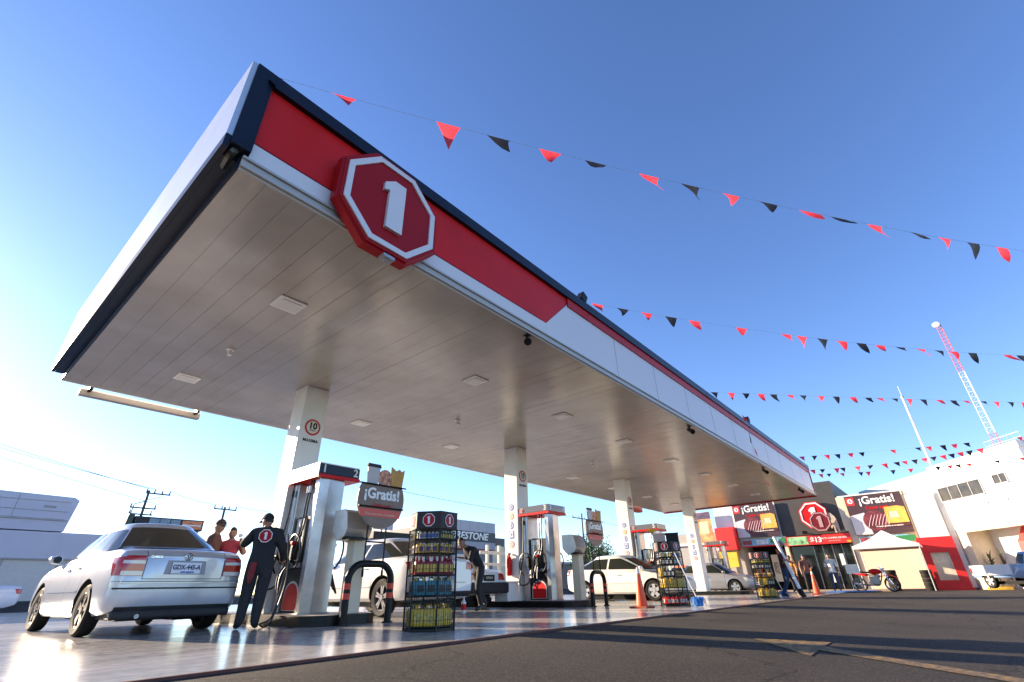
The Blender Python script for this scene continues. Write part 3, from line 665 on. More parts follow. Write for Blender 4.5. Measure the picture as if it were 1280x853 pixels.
KM = dict(yj=('yellow oil jug', bottle_mesh('jug', yellow, mat('label_straw', (.50, .38, .10), .4, var=.6, vscale=35), labdark)),
          tj=('teal oil jug with dark label', bottle_mesh('jug', teal, labdark, laby)),
          mq=('maroon oil bottle with yellow label', bottle_mesh('quart', maroon, laby, maroon)),
          yq=('yellow oil bottle with purple label', bottle_mesh('quart', mat('amber_plastic', (.68, .42, .05), .35), labp, labdark)),
          rq=('red coolant bottle', bottle_mesh('quart', red, labw, labdark)),
          bq=('black oil bottle with grey label', bottle_mesh('quart', labdark, labw, black)),
          sm=('small dark additive bottle', bottle_mesh('small', greenp, laby, white)),
          sw=('small white additive bottle', bottle_mesh('small', labw, labb, labdark)))
def bottle(key, loc, rz, where, s=1.):
    o = bpy.data.objects.new('oil_bottle', KM[key][1]); col.objects.link(o)
    o.location = loc; o.rotation_euler = (0, 0, rz); o.scale = (s, s, s)
    tag(o, KM[key][0]+' '+where, 'bottle', KM[key][0]+' '+where)
def stock(loc, rz, plan, who, faces=(0, 1, 2, 3)):
    """faces: those of the six sides one can see; plan: shelf -> kinds per face"""
    for si, (z, ks, sname) in enumerate(plan):
        for fi in faces:
            key = ks[fi % len(ks)]
            if key is None: continue
            n = {'yj': 2, 'tj': 2, 'sm': 5, 'sw': 5}.get(key, 3)
            a = R(60*fi+30)+rz; w = Vector((math.cos(a), math.sin(a), 0)); u = Vector((-w.y, w.x, 0))
            for q in range(n):
                p = Vector(loc)+w*(.215 if n == 2 else .235)+u*((q-(n-1)/2)*(.28/n))
                bottle(key, (p.x, p.y, z+random.uniform(0, .001)), a+math.pi/2+random.uniform(-.08, .08), 'on the %s shelf of the %s rack' % (sname, who), {'yj': .98, 'tj': .86, 'mq': 1.08, 'yq': .72}.get(key, .88))
rk = rack()
S5 = ('lowest', 'second lowest', 'middle', 'second highest', 'top')
def place_rack(o, loc, who, plan, turn):
    az = math.atan2(loc[1], loc[0])+math.pi+R(turn)   # nearest vertex angle
    rz = az; o.location = loc; o.rotation_euler[2] = rz
    stock(loc, rz, plan, who, (-3, -2, -1, 0, 1) if False else (0, 1, 5, 4))
    return o
place_rack(rk, (4.74, 5.46, 0), 'nearest', [(.058, ('yj',), S5[0]), (.403, ('tj',), S5[1]), (.643, ('mq',), S5[2]), (.903, ('yq',), S5[3]), (1.078, ('sm', 'sw', 'sm', 'sm', 'sm', 'sw'), S5[4])], 16)
rk['label'] = 'nearest hexagonal black oil display rack full of bottles'
r2 = place_rack(copy_tree(rk), (12.5, 5.45, 0), 'middle', [(.058, ('rq', 'rq', 'yj', 'yq', 'rq', 'rq'), S5[0]), (.403, ('yj',), S5[1]), (.643, ('yq', 'bq', 'bq', 'bq', 'yj', 'bq'), S5[2]), (.903, ('bq', 'sm', 'bq', 'bq', 'bq', 'bq'), S5[3]), (1.078, ('sw', 'sm', 'sm', 'sm', 'sw', 'sm'), S5[4])], 20)
r2['label'] = 'middle oil display rack beside the orange cone, boxes on top'
r3 = place_rack(copy_tree(rk), (19.6, 5.2, 0), 'farthest', [(.058, ('yj',), S5[0]), (.403, ('bq', 'yj', 'bq', 'bq', 'sw', 'yj'), S5[1]), (.643, ('yq',), S5[2]), (.903, ('bq',), S5[3]), (1.078, ('sm',), S5[4])], 18)
r3['label'] = 'farthest oil display rack by the attendant in front of the shop'
for nm, lb, x0, m in (('carton', 'open pale pink carton on top of the middle oil rack', -.30, mat('carton_pink', (.62, .42, .36), .7)), ('black_crate', 'black crate on top of the middle oil rack', .02, black)):
    t = thing(nm, lb, 'box', (12.5, 5.45, 1.43), R(-66))
    bm = bmesh.new(); B(bm, x0, x0+.30, -.16, .14, 0, .17, 0, .006); obj('body', bm, m, t)
    bm = bmesh.new(); B(bm, x0-.01, x0+.31, -.17, .15, .171, .20); obj('rim', bm, m, t)
t = thing('yellow_funnel', 'yellow funnel in the carton on the middle oil rack', 'funnel', (12.42, 5.75, 1.63))
bm = bmesh.new(); LATHE(bm, [(.12, .12), (.03, .02), (.02, -.0)], n=16); obj('cone', bm, yellow, t, True)

# ------------------------------------------------------------------ cones, buckets
def cone(h=.86, r=.13):
    t = thing('traffic_cone', 'c', 'traffic cone', (0, 0, 0), group='orange traffic cones')
    bm = bmesh.new(); LATHE(bm, [(r*1.15, .035), (r, .06), (.026, h), (.018, h+.004)], n=24); LATHE(bm, [(r*.9, .036), (.0, .037)], n=24); obj('cone_body', bm, orange, t, True)
    bm = bmesh.new(); B(bm, -r*1.7, r*1.7, -r*1.7, r*1.7, 0, .035, 0, .01); obj('base', bm, mat('cone_base', (.28, .06, .03), .7), t)
    def rr(z): return r-(r-.026)*(z-.06)/(h-.06)+.0015
    bm = bmesh.new(); LATHE(bm, [(rr(h*.84), h*.84), (rr(h*.97), h*.97)], n=24); obj('white_collar', bm, whitecloth, t, True)
    return t
cn = cone(); cn.location = (11.6, 5.88, 0); cn['label'] = 'tall orange cone beside the middle oil rack'
o = copy_tree(cn); o.location = (24.5, 4.62, 0); o.rotation_euler[2] = .3; o['label'] = 'orange and white cone in front of the shop entrance'
sc_ = thing('delineator', 'slim red and white striped post cone beside the service box', 'post cone', (12.60, 8.12, .15))
bm = bmesh.new(); LATHE(bm, [(.13, 0), (.13, .04), (.075, .06), (.045, .80), (.0, .82)], n=20); obj('post', bm, orange, sc_, True)
bm = bmesh.new(); LATHE(bm, [(.063, .40), (.059, .50)], n=20); LATHE(bm, [(.058, .58), (.054, .66)], n=20); obj('white_stripe', bm, whitecloth, sc_, True)
def mopset(loc, label):
    t = thing('mop_bucket', label, 'bucket', loc, group='blue buckets by the racks'); SB = 1
    bm = bmesh.new(); LATHE(bm, [(.0, .02), (.13, .02), (.17, .22), (.18, .23), (.16, .23), (.12, .04)], n=20); obj('bucket', bm, bluep, t, True)
    bm = bmesh.new(); random.seed(3)
    for i in range(40):
        a = random.uniform(0, 6.28); r_ = random.uniform(.08, .24); TUBE(bm, spline([(0, 0, .27), (math.cos(a)*r_*.8, math.sin(a)*r_*.8, .26), (math.cos(a)*r_, math.sin(a)*r_, random.uniform(.03, .2))], 4), .012, 5)
    obj('cloth_strips', bm, mat('blue_cloth', (.05, .22, .60), .8, var=.3), t, True)
    bm = bmesh.new(); CYL(bm, (0, 0, .2), (-.22, .42, 1.58), .017, n=8); obj('handle', bm, white, t); t.scale = (.72, .72, .72)
    return t
mopset((12.15, 4.75, 0), 'blue bucket with a cloth and a leaning white stick beside the middle oil rack')
mopset((20.3, 4.85, 0), 'blue bucket with cloth at the feet of the far attendant')

# ------------------------------------------------------------------ cars
def newmesh(o):
    dg = bpy.context.evaluated_depsgraph_get(); dg.update()
    return bpy.data.meshes.new_from_object(o.evaluated_get(dg))
def interp(T, x):
    if x <= T[0][0]: return T[0][1:]
    for a, b_ in zip(T, T[1:]):
        if x <= b_[0]:
            t = (x-a[0])/(b_[0]-a[0]); t2 = t
            return tuple(p+(q-p)*t2 for p, q in zip(a[1:], b_[1:]))
    return T[-1][1:]
def car(name, label, paint, L, W, prof, cab, wb, wr, fo, loc, rz, group=None, cat='car', rimm=None, dark_rim=False):
    """forward +x. prof: (x from rear 0..L, zbot, ztop, halfwidth factor); cab: (xrb,xrt,xft,xfb, zbelt_r, zbelt_f, zroof, wt)"""
    t = thing(name, label, cat, loc, rz, group)
    bm = bmesh.new(); N = 44; rings = []
    w = W/2
    for i in range(N+1):
        s = i/N; x = L*(.5-.5*math.cos(math.pi*s))
        zb_, zt_, hf = interp(prof, x); hw = w*hf; h = zt_-zb_
        half = [(0, zb_), (.62*hw, zb_), (.92*hw, zb_+.02), (.975*hw, zb_+.10*h), (1.0*hw, zb_+.30*h), (1.0*hw, zb_+.52*h), (.985*hw, zb_+.78*h), (.955*hw, zb_+.91*h), (.90*hw, zb_+.975*h), (.75*hw, zt_+.0), (.4*hw, zt_+.012), (0, zt_+.018)]
        ring = [(y, z) for y, z in half]+[(-y, z) for y, z in half[-2:0:-1]]
        rings.append([bm.verts.new((x, y, z)) for y, z in ring])
    for a, b_ in zip(rings, rings[1:]):
        for k in range(len(a)): bm.faces.new((a[k], b_[k], b_[(k+1) % len(a)], a[(k+1) % len(a)]))
    bm.faces.new(rings[0]); bm.faces.new(rings[-1][::-1])
    bmesh.ops.recalc_face_normals(bm, faces=bm.faces)
    body = obj('body', bm, [paint, darkint], t)
    # wheel arches
    cutters = []
    xs_ = (fo, fo+wb)
    for x in xs_:
        for s in (-1, 1):
            cb = bmesh.new(); CYL(cb, (x, s*(w-.26), wr+.01), (x, s*(w+.3), wr+.01), wr+.055, n=32); bmesh.ops.recalc_face_normals(cb, faces=cb.faces)
            co = obj('cutter', cb, darkint); cutters.append(co)
            md = body.modifiers.new('b', 'BOOLEAN'); md.operation = 'DIFFERENCE'; md.object = co; md.solver = 'EXACT'
            try: md.material_mode = 'TRANSFER'
            except Exception: pass
    body.parent = None
    me = newmesh(body); old = body.data; body.modifiers.clear(); body.data = me; body.parent = t
    for co in cutters: bpy.data.objects.remove(co)
    me.shade_smooth(); me.set_sharp_from_angle(angle=R(32))
    # cabin
    xrb, xrt, xft, xfb, zbr, zbf, zr, wt = cab
    bm = bmesh.new(); rings = []; wbz = w*.90
    M = 7
    for j in range(M+1):
        v = j/M; e = v
        xr = xrb+(xrt-xrb)*e; xf = xfb+(xft-xfb)*e; hw = wbz+(wt-wbz)*(e**1.25)
        zbase_r, zbase_f = zbr+(zr-.06-zbr)*e, zbf+(zr-.06-zbf)*e
        ring = []; K = 40
        for k in range(K):
            a = 2*math.pi*k/K; ca, sa = math.cos(a), math.sin(a); p = 5.5-1.9*v
            rr_ = 1/((abs(ca)**p+abs(sa)**p)**(1/p)); cx, sy = ca*rr_, sa*rr_
            x = (xr+xf)/2+(xf-xr)/2*cx
            bow = .10*(1-abs(sy)**2)
            x += bow*(cx**9 if cx > 0 else -abs(cx)**9)*.9
            ring.append(bm.verts.new((x, hw*sy, zbase_r+(zbase_f-zbase_r)*(cx*.5+.5))))
        rings.append(ring)
    for f_, dz in ((.965, .032), (.88, .055), (.6, .078), (.3, .088)):
        cxm = (xrt+xft)/2
        rings.append([bm.verts.new((cxm+(v_.co.x-cxm)*f_, v_.co.y*f_, zr-.06+dz)) for v_ in rings[M]])
    for a, b_ in zip(rings, rings[1:]):
        for k in range(len(a)): bm.faces.new((a[k], a[(k+1) % len(a)], b_[(k+1) % len(a)], b_[k]))
    bm.faces.new(rings[-1]); bm.faces.new(rings[0][::-1])
    bmesh.ops.recalc_face_normals(bm, faces=bm.faces)
    cabin = obj('cabin', bm, paint, t, True)
    # bvh of both
    vs, fs = [], []
    for m in (me, cabin.data):
        o_ = len(vs); vs += [v_.co.copy() for v_ in m.vertices]; fs += [[i+o_ for i in p.vertices] for p in m.polygons]
    bvh = BVHTree.FromPolygons(vs, fs)
    def decal(nm, poly, axis, m, parent=None, off=.006, sgn=1, step=.035, skirt=True):
        """poly in (x,z) for axis y, (y,z) for axis x, (x,y) for axis z; sgn = side it is seen from"""
        bm = bmesh.new(); f = bm.faces.new([bm.verts.new((a, b_, 0)) for a, b_ in poly])
        for ax in (0, 1):
            lo, hi = min(p[ax] for p in poly), max(p[ax] for p in poly); q = lo+step
            while q < hi:
                no = [0, 0, 0]; no[ax] = 1; cp = [0, 0, 0]; cp[ax] = q
                bmesh.ops.bisect_plane(bm, geom=bm.verts[:]+bm.edges[:]+bm.faces[:], plane_co=cp, plane_no=no); q += step
        last = None; bad = []
        for v_ in bm.verts:
            a, b_ = v_.co.x, v_.co.y
            if axis == 'y': org = Vector((a, 3*sgn, b_)); d = Vector((0, -sgn, 0))
            elif axis == 'x': org = Vector((L*.5+5*sgn, a, b_)); d = Vector((-sgn, 0, 0))
            else: org = Vector((a, b_, 4)); d = Vector((0, 0, -1))
            hit = bvh.ray_cast(org, d)
            if hit[0] is None or (axis == 'y' and abs(hit[0].y) < w*.45) : bad.append(v_); continue
            n_ = hit[1] if hit[1].dot(d) < 0 else -hit[1]
            v_.co = hit[0]+(n_-d).normalized()*off
        bmesh.ops.delete(bm, geom=bad, context='VERTS')
        bmesh.ops.recalc_face_normals(bm, faces=bm.faces)
        return obj(nm, bm, m, parent or t, True)
    # side windows
    def sx(v): return xrb+(xrt-xrb)*v, xfb+(xft-xfb)*v
    def belt(x): return zbr+(zbf-zbr)*(x-xrb)/(xfb-xrb)
    z1 = zr-.115
    def vz(x, z): return (z-belt(x))/(zr-.06-belt(x))
    rear0, rear1 = xrb+(xrt-xrb)*.12+.20, xrt+.10
    fr0, fr1 = xfb-(xfb-xft)*.10-.22, xft-.14
    mid = (rear0+fr0)/2-.02
    z0r, z0f = belt(rear0)+.055, belt(fr0)+.055
    zm = belt(mid)+.055
    for s in (1, -1):
        decal('rear_side_window', [(rear0, z0r), (mid-.04, zm), (mid-.04, z1), (rear1, z1)], 'y', glass, sgn=s)
        decal('front_side_window', [(mid+.04, zm), (fr0, z0f), (fr1, z1), (mid+.04, z1)], 'y', glass, sgn=s)
        # door seams, handles, sill
        for xx in (fo+.36, mid, fo+wb-.42):
            decal('door_seam', [(xx, .32), (xx+.008, .32), (xx+.008, belt(xx)-.01), (xx, belt(xx)-.01)], 'y', black, off=.002, sgn=s)
        for xx in (mid-.26, fo+wb-.42-.85 if wb > 2.3 else mid+.5):
            bm = bmesh.new(); zz = belt(xx)-.12; h_ = bvh.ray_cast(Vector((xx, 3*s, zz)), Vector((0, -s, 0)))
            if h_[0] is not None:
                y_ = h_[0].y; B(bm, xx-.08, xx+.08, min(y_, y_+s*.03), max(y_, y_+s*.03), zz-.012, zz+.012, 0, .005); obj('door_handle', bm, paint, t)
        decal('rub_strip', [(fo+.40, .545), (fo+wb-.45, .545), (fo+wb-.45, .575), (fo+.40, .575)], 'y', paint, off=.012, sgn=s)
        # mirror
        bm = bmesh.new(); mx = fr0-.02; mz = belt(mx)+.10
        LATHE(bm, [(0, -.09), (.055, -.06), (.075, 0), (.055, .08), (0, .10)], n=14)
        for v_ in bm.verts: v_.co = Vector((v_.co.y*.9+mx+.02, s*(w*.93+.07+v_.co.z), v_.co.x*.85+mz))
        B(bm, mx-.01, mx+.05, min(s*w*.80, s*(w*.93+.05)), max(s*w*.80, s*(w*.93+.05)), mz-.07, mz-.03)
        mi = obj('wing_mirror', bm, paint, t, True)
        bm = bmesh.new(); PRISM(bm, circle(.055, 16), (mx-.052, s*(w*.93+.07), mz), -UY, UZ, -UX, .004); bmesh.ops.recalc_face_normals(bm, faces=bm.faces); obj('mirror_glass', bm, glass, mi)
    zwb = zbr+.05; yb, yt = wbz*.87, wt*.88
    decal('rear_window', [(-yb, zwb), (yb, zwb), (yt, z1+.03), (-yt, z1+.03)], 'x', glass, sgn=-1)
    zwf = zbf+.05
    decal('windscreen', [(-yb, zwf), (yb, zwf), (yt, z1+.01), (-yt, z1+.01)], 'x', glass, sgn=1)
    # wheels
    for x in xs_:
        for s in (-1, 1):
            yo = s*(w-.015); yi = s*(w-.21)
            bm = bmesh.new(); yc = (yo+yi)/2; hwid = .095
            LATHE(bm, [(wr*.66, -hwid*.9), (wr*.90, -hwid), (wr*.985, -hwid*.75), (wr, -hwid*.35), (wr, hwid*.35), (wr*.985, hwid*.75), (wr*.90, hwid), (wr*.66, hwid*.9)], (x, yc, wr), 'Y', 36)
            ty = obj('wheel', bm, tyrem, t, True)
            bm = bmesh.new()
            ro = wr*.665; ys_ = yc+s*hwid*.85
            LATHE(bm, [(ro, -s*.0), (ro*.93, -s*.012), (ro*.90, -s*.09), (0, -s*.09)], (x, ys_, wr), 'Y', 32, mis=[0, 0, 1])
            for k in range(5):
                a = 2*math.pi*k/5+.35
                for da in ((-.16, .16) if dark_rim else (0,)):
                    c_, s_ = math.cos(a+da), math.sin(a+da); pc, ps = -s_, c_
                    hw1, hw2 = (.022, .016) if dark_rim else (.055, .04)
                    P = [(.04*c_+pc*hw1, .04*s_+ps*hw1), (.04*c_-pc*hw1, .04*s_-ps*hw1), (ro*.93*c_-pc*hw2*1.3, ro*.93*s_-ps*hw2*1.3), (ro*.93*c_+pc*hw2*1.3, ro*.93*s_+ps*hw2*1.3)]
                    PRISM(bm, P, (x, ys_-s*.035, wr), UX, UZ, UY*s, .03)
            CYL(bm, (x, ys_-s*.04, wr), (x, ys_+s*.004, wr), .06, .05, n=18)
            bmesh.ops.recalc_face_normals(bm, faces=bm.faces)
            obj('rim', bm, [rimm or steel, darkint], ty, True)
    # underbody
    bm = bmesh.new(); B(bm, .5, L-.6, -w*.6, w*.6, .17, .30); B(bm, .25, .8, -.5, -.1, .16, .27, 0, .03); obj('underbody', bm, black, t)
    return t, decal, w
# --- silver saloon (nearest)
L_ = 4.37
prof = [(0, .34, .95, .84), (.03, .29, .99, .90), (.10, .26, 1.04, .94), (.3, .24, 1.075, .97), (.75, .21, 1.07, 1.0), (1.2, .20, 1.02, 1.0), (3.0, .20, .98, 1.0), (3.45, .20, .94, 1.0), (3.9, .21, .85, .97), (4.2, .23, .76, .90), (4.32, .27, .68, .82), (4.37, .33, .60, .74)]
t, dec, w = car('silver_saloon_car', 'silver saloon car seen from behind at the nearest pump, left side in full sun', silver, L_, 1.76, prof,
    (.48, 1.16, 2.60, 3.32, 1.025, .93, 1.52, .52), 2.51, .32, .87, (2.73, 8.50, 0), R(92.4), rimm=mat('rim_bronze', (.22, .20, .17), .3, metal=.8), dark_rim=True)
JET = t
for s in (1, -1):
    Lm = [(s*.52, .715), (s*.775, .715), (s*.765, .93), (s*.74, .965), (s*.52, .965)]
    tl = dec('tail_light', Lm, 'x', lensred, off=.008, sgn=-1, step=.02)
    dec('clear_band', [(s*.525, .865), (s*.77, .865), (s*.765, .905), (s*.525, .905)], 'x', lensclear, tl, off=.014, sgn=-1, step=.02)
    dec('clear_band', [(s*.525, .72), (s*.77, .72), (s*.765, .775), (s*.525, .775)], 'x', lensclear, tl, off=.014, sgn=-1, step=.02)
    dec('side_lens', [(.025, .72), (.025, .95), (.26, .95), (.13, .72)], 'y', lensred, tl, off=.008, sgn=s, step=.02)
bs = black
for nm, P, m, of in (('boot_seam', [(-.515, .675), (.515, .675), (.515, .683), (-.515, .683)], bs, .002), ('boot_seam', [(-.515, .68), (-.507, .68), (-.507, 1.03), (-.515, 1.03)], bs, .002), ('boot_seam', [(.507, .68), (.515, .68), (.515, 1.03), (.507, 1.03)], bs, .002),
    ('bumper_seam', [(-.82, .645), (.82, .645), (.82, .652), (-.82, .652)], bs, .003), ('bumper_strip', [(-.80, .555), (.80, .555), (.80, .575), (-.80, .575)], dgrey, .006), ('bumper_strip', [(-.80, .625), (.80, .625), (.80, .64), (-.80, .64)], silver, .02),
    ('lower_valance', [(-.72, .30), (.72, .30), (.72, .35), (-.72, .35)], dgrey, .01)):
    dec(nm, P, 'x', m, off=of, sgn=-1)
bm = bmesh.new(); B(bm, .0, .9, -.74, .74, .20, .31, 0, .03); obj('rear_valance', bm, dgrey, JET)
rec = dec('plate_recess', [(-.27, .735), (.27, .735), (.25, .915), (-.25, .915)], 'x', mat('recess_silver', (.25, .25, .28), .4, metal=.3), off=.004, sgn=-1)
pl = bmesh.new(); B(pl, -.022, -.012, -.19, .19, .745, .89, 0, .003); plate = obj('number_plate', pl, mat('plate_white', (.72, .74, .78), .4), JET)
text('plate_text', 'GDX-445-A', .085, (-.024, 0, .825), -UY, UZ, mat('plate_ink', (.05, .06, .12), .5), plate, th=.002, bold=.003, xs=.85)
text('plate_state', 'GTO MEXICO', .028, (-.024, -.02, .763), -UY, UZ, mat('plate_blue', (.05, .12, .45), .5), plate, th=.002, bold=.002)
bd = text('badge_text', 'CLASICO', .035, (-.018, .41, .955), -UY, UZ, chrome, JET, th=.003)
em = bmesh.new(); LATHE(em, [(.048, -.0), (.052, -.008), (.044, -.012), (.042, -.004)], (-.008, 0, .965), 'X', 28); ev = obj('emblem_ring', em, chrome, JET, True)
em = bmesh.new(); PRISM(em, circle(.044, 24), (-.008, 0, .965), -UY, UZ, -UX, .006); bmesh.ops.recalc_face_normals(em, faces=em.faces); obj('emblem_disc', em, mat('emblem_dark', (.03, .04, .08), .2), ev)
em = bmesh.new()
for pts in ([(-.022, .036), (0, .004), (.022, .036)], [(-.038, .018), (-.018, -.033), (0, -.002), (.018, -.033), (.038, .018)]):
    TUBE(em, [(-.016, -a, .965+b_) for a, b_ in pts], .0038, 6)
obj('emblem_letters', em, chrome, ev)
em = bmesh.new(); CYL(em, (1.32, 0, 1.46), (1.12, 0, 1.62), .004, n=6); CYL(em, (1.36, 0, 1.445), (1.31, 0, 1.475), .018, .008, n=8); obj('aerial', em, black, JET)
em = bmesh.new(); CYL(em, (.05, .45, .24), (-.03, .45, .235), .028, n=12); obj('exhaust_pipe', em, steel, JET)
# interior seen as dim shapes is left to the dark glass
# --- white SUV behind the rack
prof = [(0, .40, 1.0, .84), (.06, .32, 1.06, .92), (.3, .28, 1.08, .98), (.8, .26, 1.06, 1.0), (3.2, .26, 1.0, 1.0), (3.7, .27, .97, .99), (4.15, .30, .90, .94), (4.4, .34, .80, .84), (4.48, .40, .70, .76)]
SUV, dec, w = car('white_suv', 'white sport utility car parked behind the nearest oil rack', carwhite, 4.48, 1.84, prof,
    (.16, 1.15, 2.65, 3.50, 1.06, .97, 1.53, .56), 2.62, .35, .92, (7.50, 8.20, 0), R(90), rimm=mat('rim_grey', (.30, .30, .32), .3, metal=.8), dark_rim=True)
for s in (1, -1): dec('tail_light', [(s*.60, .86), (s*.86, .84), (s*.86, .98), (s*.62, 1.0)], 'x', lensred, sgn=-1)
dec('lower_bumper', [(-.84, .34), (.84, .34), (.86, .44), (-.86, .44)], 'x', dgrey, off=.01, sgn=-1)
dec('tailgate_seam', [(-.60, .60), (.60, .60), (.60, .607), (-.60, .607)], 'x', black, off=.004, sgn=-1)
dec('plate_recess', [(-.30, .64), (.30, .64), (.28, .84), (-.28, .84)], 'x', mat('recess_lilac', (.5, .5, .56), .4), off=.004, sgn=-1)
bm = bmesh.new(); B(bm, -.012, .01, -.30, .02, .84, .875); obj('tailgate_handle', bm, black, SUV)
# --- old white saloon
prof = [(0, .42, .82, .90), (.04, .38, .88, .94), (.15, .34, .93, .97), (.8, .26, .94, 1.0), (1.2, .24, .92, 1.0), (3.0, .24, .88, 1.0), (3.9, .26, .80, .97), (4.2, .32, .70, .9)]
TS, dec, w = car('old_white_saloon_car', 'old boxy white saloon with a black bumper seen from behind', carwhite, 4.2, 1.62, prof,
    (.75, 1.15, 2.45, 3.0, .90, .86, 1.37, .56), 2.43, .29, .85, (10.25, 9.60, 0), R(90))
for s in (1, -1): dec('tail_light', [(s*.48, .68), (s*.76, .68), (s*.76, .83), (s*.48, .83)], 'x', lensred, sgn=-1)
bm = bmesh.new(); B(bm, -.10, .25, -.82, .82, .36, .62, 0, .04); obj('black_bumper', bm, dgrey, TS)
bm = bmesh.new(); B(bm, -.03, -.012, -.30, .10, .65, .80); p = obj('number_plate', bm, dgrey, TS)
text('plate_text', 'TSURU', .07, (-.032, -.10, .725), -UY, UZ, cream, p, th=.002, bold=.002) if False else text('plate_text', 'GTS-311', .075, (-.032, -.10, .725), -UY, UZ, cream, p, th=.002, bold=.002)
# --- cream hatchback facing the camera side
prof = [(0, .40, .98, .86), (.05, .34, 1.04, .92), (.3, .26, 1.06, .98), (.9, .2, 1.0, 1.0), (2.6, .2, .93, 1.0), (3.3, .2, .90, .99), (3.8, .21, .82, .95), (4.2, .25, .70, .86), (4.35, .3, .58, .76)]
PR, dec, w = car('cream_hatchback_car', 'cream white hatchback with five-spoke wheels side-on beyond the second hoop guard', carcream, 4.35, 1.72, prof,
    (.12, 1.05, 2.35, 3.45, .98, .90, 1.46, .52), 2.70, .31, .78, (17.35, 11.35, 0), R(-90), rimm=mat('rim_light', (.62, .62, .60), .3, metal=.5))
for s in (1, -1):
    dec('tail_light', [(.0, .82), (.0, 1.0), (.20, 1.02), (.14, .84)], 'y', lensred, sgn=s)
    dec('headlight', [(3.85, .62), (4.25, .56), (4.20, .66), (3.75, .77)], 'y', lensclear, sgn=s)
# --- grey silver saloon
prof = [(0, .34, .88, .82), (.05, .28, .95, .90), (.35, .23, 1.0, .97), (.9, .2, .98, 1.0), (3.1, .2, .93, 1.0), (3.6, .21, .88, .98), (4.1, .24, .78, .92), (4.38, .28, .66, .84), (4.46, .34, .56, .76)]
C4, dec, w = car('grey_saloon_car', 'grey silver saloon facing the yard beyond the fourth column', silver2, 4.46, 1.72, prof,
    (.55, 1.05, 2.55, 3.35, .95, .88, 1.44, .52), 2.60, .31, .87, (28.0, 12.1, 0), R(-90), rimm=mat('rim_mid', (.45, .45, .45), .3, metal=.6))
for s in (1, -1): dec('headlight', [(3.98, .60), (4.36, .54), (4.33, .66), (3.92, .74)], 'y', lensclear, sgn=s)
dec('headlight', [(-.80, .55), (-.45, .53), (-.45, .64), (-.78, .67)], 'x', lensclear, sgn=1)
dec('headlight', [(.45, .53), (.80, .55), (.78, .67), (.45, .64)], 'x', lensclear, sgn=1)
# --- orange car behind it
OC, dec, w = car('orange_car', 'orange car mostly hidden behind the grey saloon', carorange, 4.0, 1.66, [(0, .34, .9, .82), (.05, .28, .98, .90), (.3, .2, 1.0, .97), (3, .2, .93, 1.0), (3.7, .22, .8, .92), (4.0, .3, .6, .8)],
    (.12, .6, 2.2, 3.0, .95, .88, 1.45, .54), 2.4, .29, .75, (30.2, 13.4, 0), R(-90))
# --- pale car at the far left edge
LC, dec, w = car('pale_blue_car', 'pale blue white car cut by the left edge of the picture, by the grey building', mat('pale_car', (.62, .64, .74), .3, coat=.8), 4.2, 1.66, [(0, .34, .85, .82), (.05, .28, .9, .90), (.3, .2, .94, .97), (3, .2, .9, 1.0), (3.7, .22, .8, .92), (4.2, .3, .6, .8)],
    (.62, 1.1, 2.4, 3.1, .92, .86, 1.38, .54), 2.5, .29, .85, (3.35, 27.5, 0), R(180))
for s in (1, -1): dec('tail_light', [(.0, .66), (.0, .82), (.2, .82), (.12, .66)], 'y', lensred, sgn=s)
# --- pickup
def pickup():
    t = thing('pickup_truck', 'pale blue and white pickup truck at the right edge before the white building', 'pickup truck', (35.3, -2.0, 0), R(-143))
    s = 1
    return t
prof = [(0, .48, .52, .96), (.02, .45, .56, .98), (2.35, .42, .56, 1.0), (2.45, .38, .98, 1.0), (3.6, .36, .95, 1.0), (4.5, .38, .90, .97), (4.75, .42, .75, .9)]
PK, dec, w = car('pickup_truck', 'pale blue pickup truck with a white bed at the right edge', carblue, 4.75, 1.68, prof, (2.40, 2.50, 3.25, 3.75, .95, .92, 1.50, .58), 2.85, .33, .85, (35.6, -1.15, 0), R(-143+0), cat='pickup truck')
bm = bmesh.new()
B(bm, 0, 2.30, -.84, -.80, .56, 1.0); B(bm, 0, 2.30, .80, .84, .56, 1.0); B(bm, 0, .04, -.80, .80, .56, 1.0); B(bm, 2.26, 2.30, -.80, .80, .56, 1.0); B(bm, 0, 2.3, -.80, .80, .565, .60)
obj('load_bed', bm, carwhite, PK)
for s in (1, -1):
    bm = bmesh.new(); B(bm, -.01, .10, min(s*.70, s*.85), max(s*.70, s*.85), .66, .9); obj('tail_light', bm, lensred, PK)

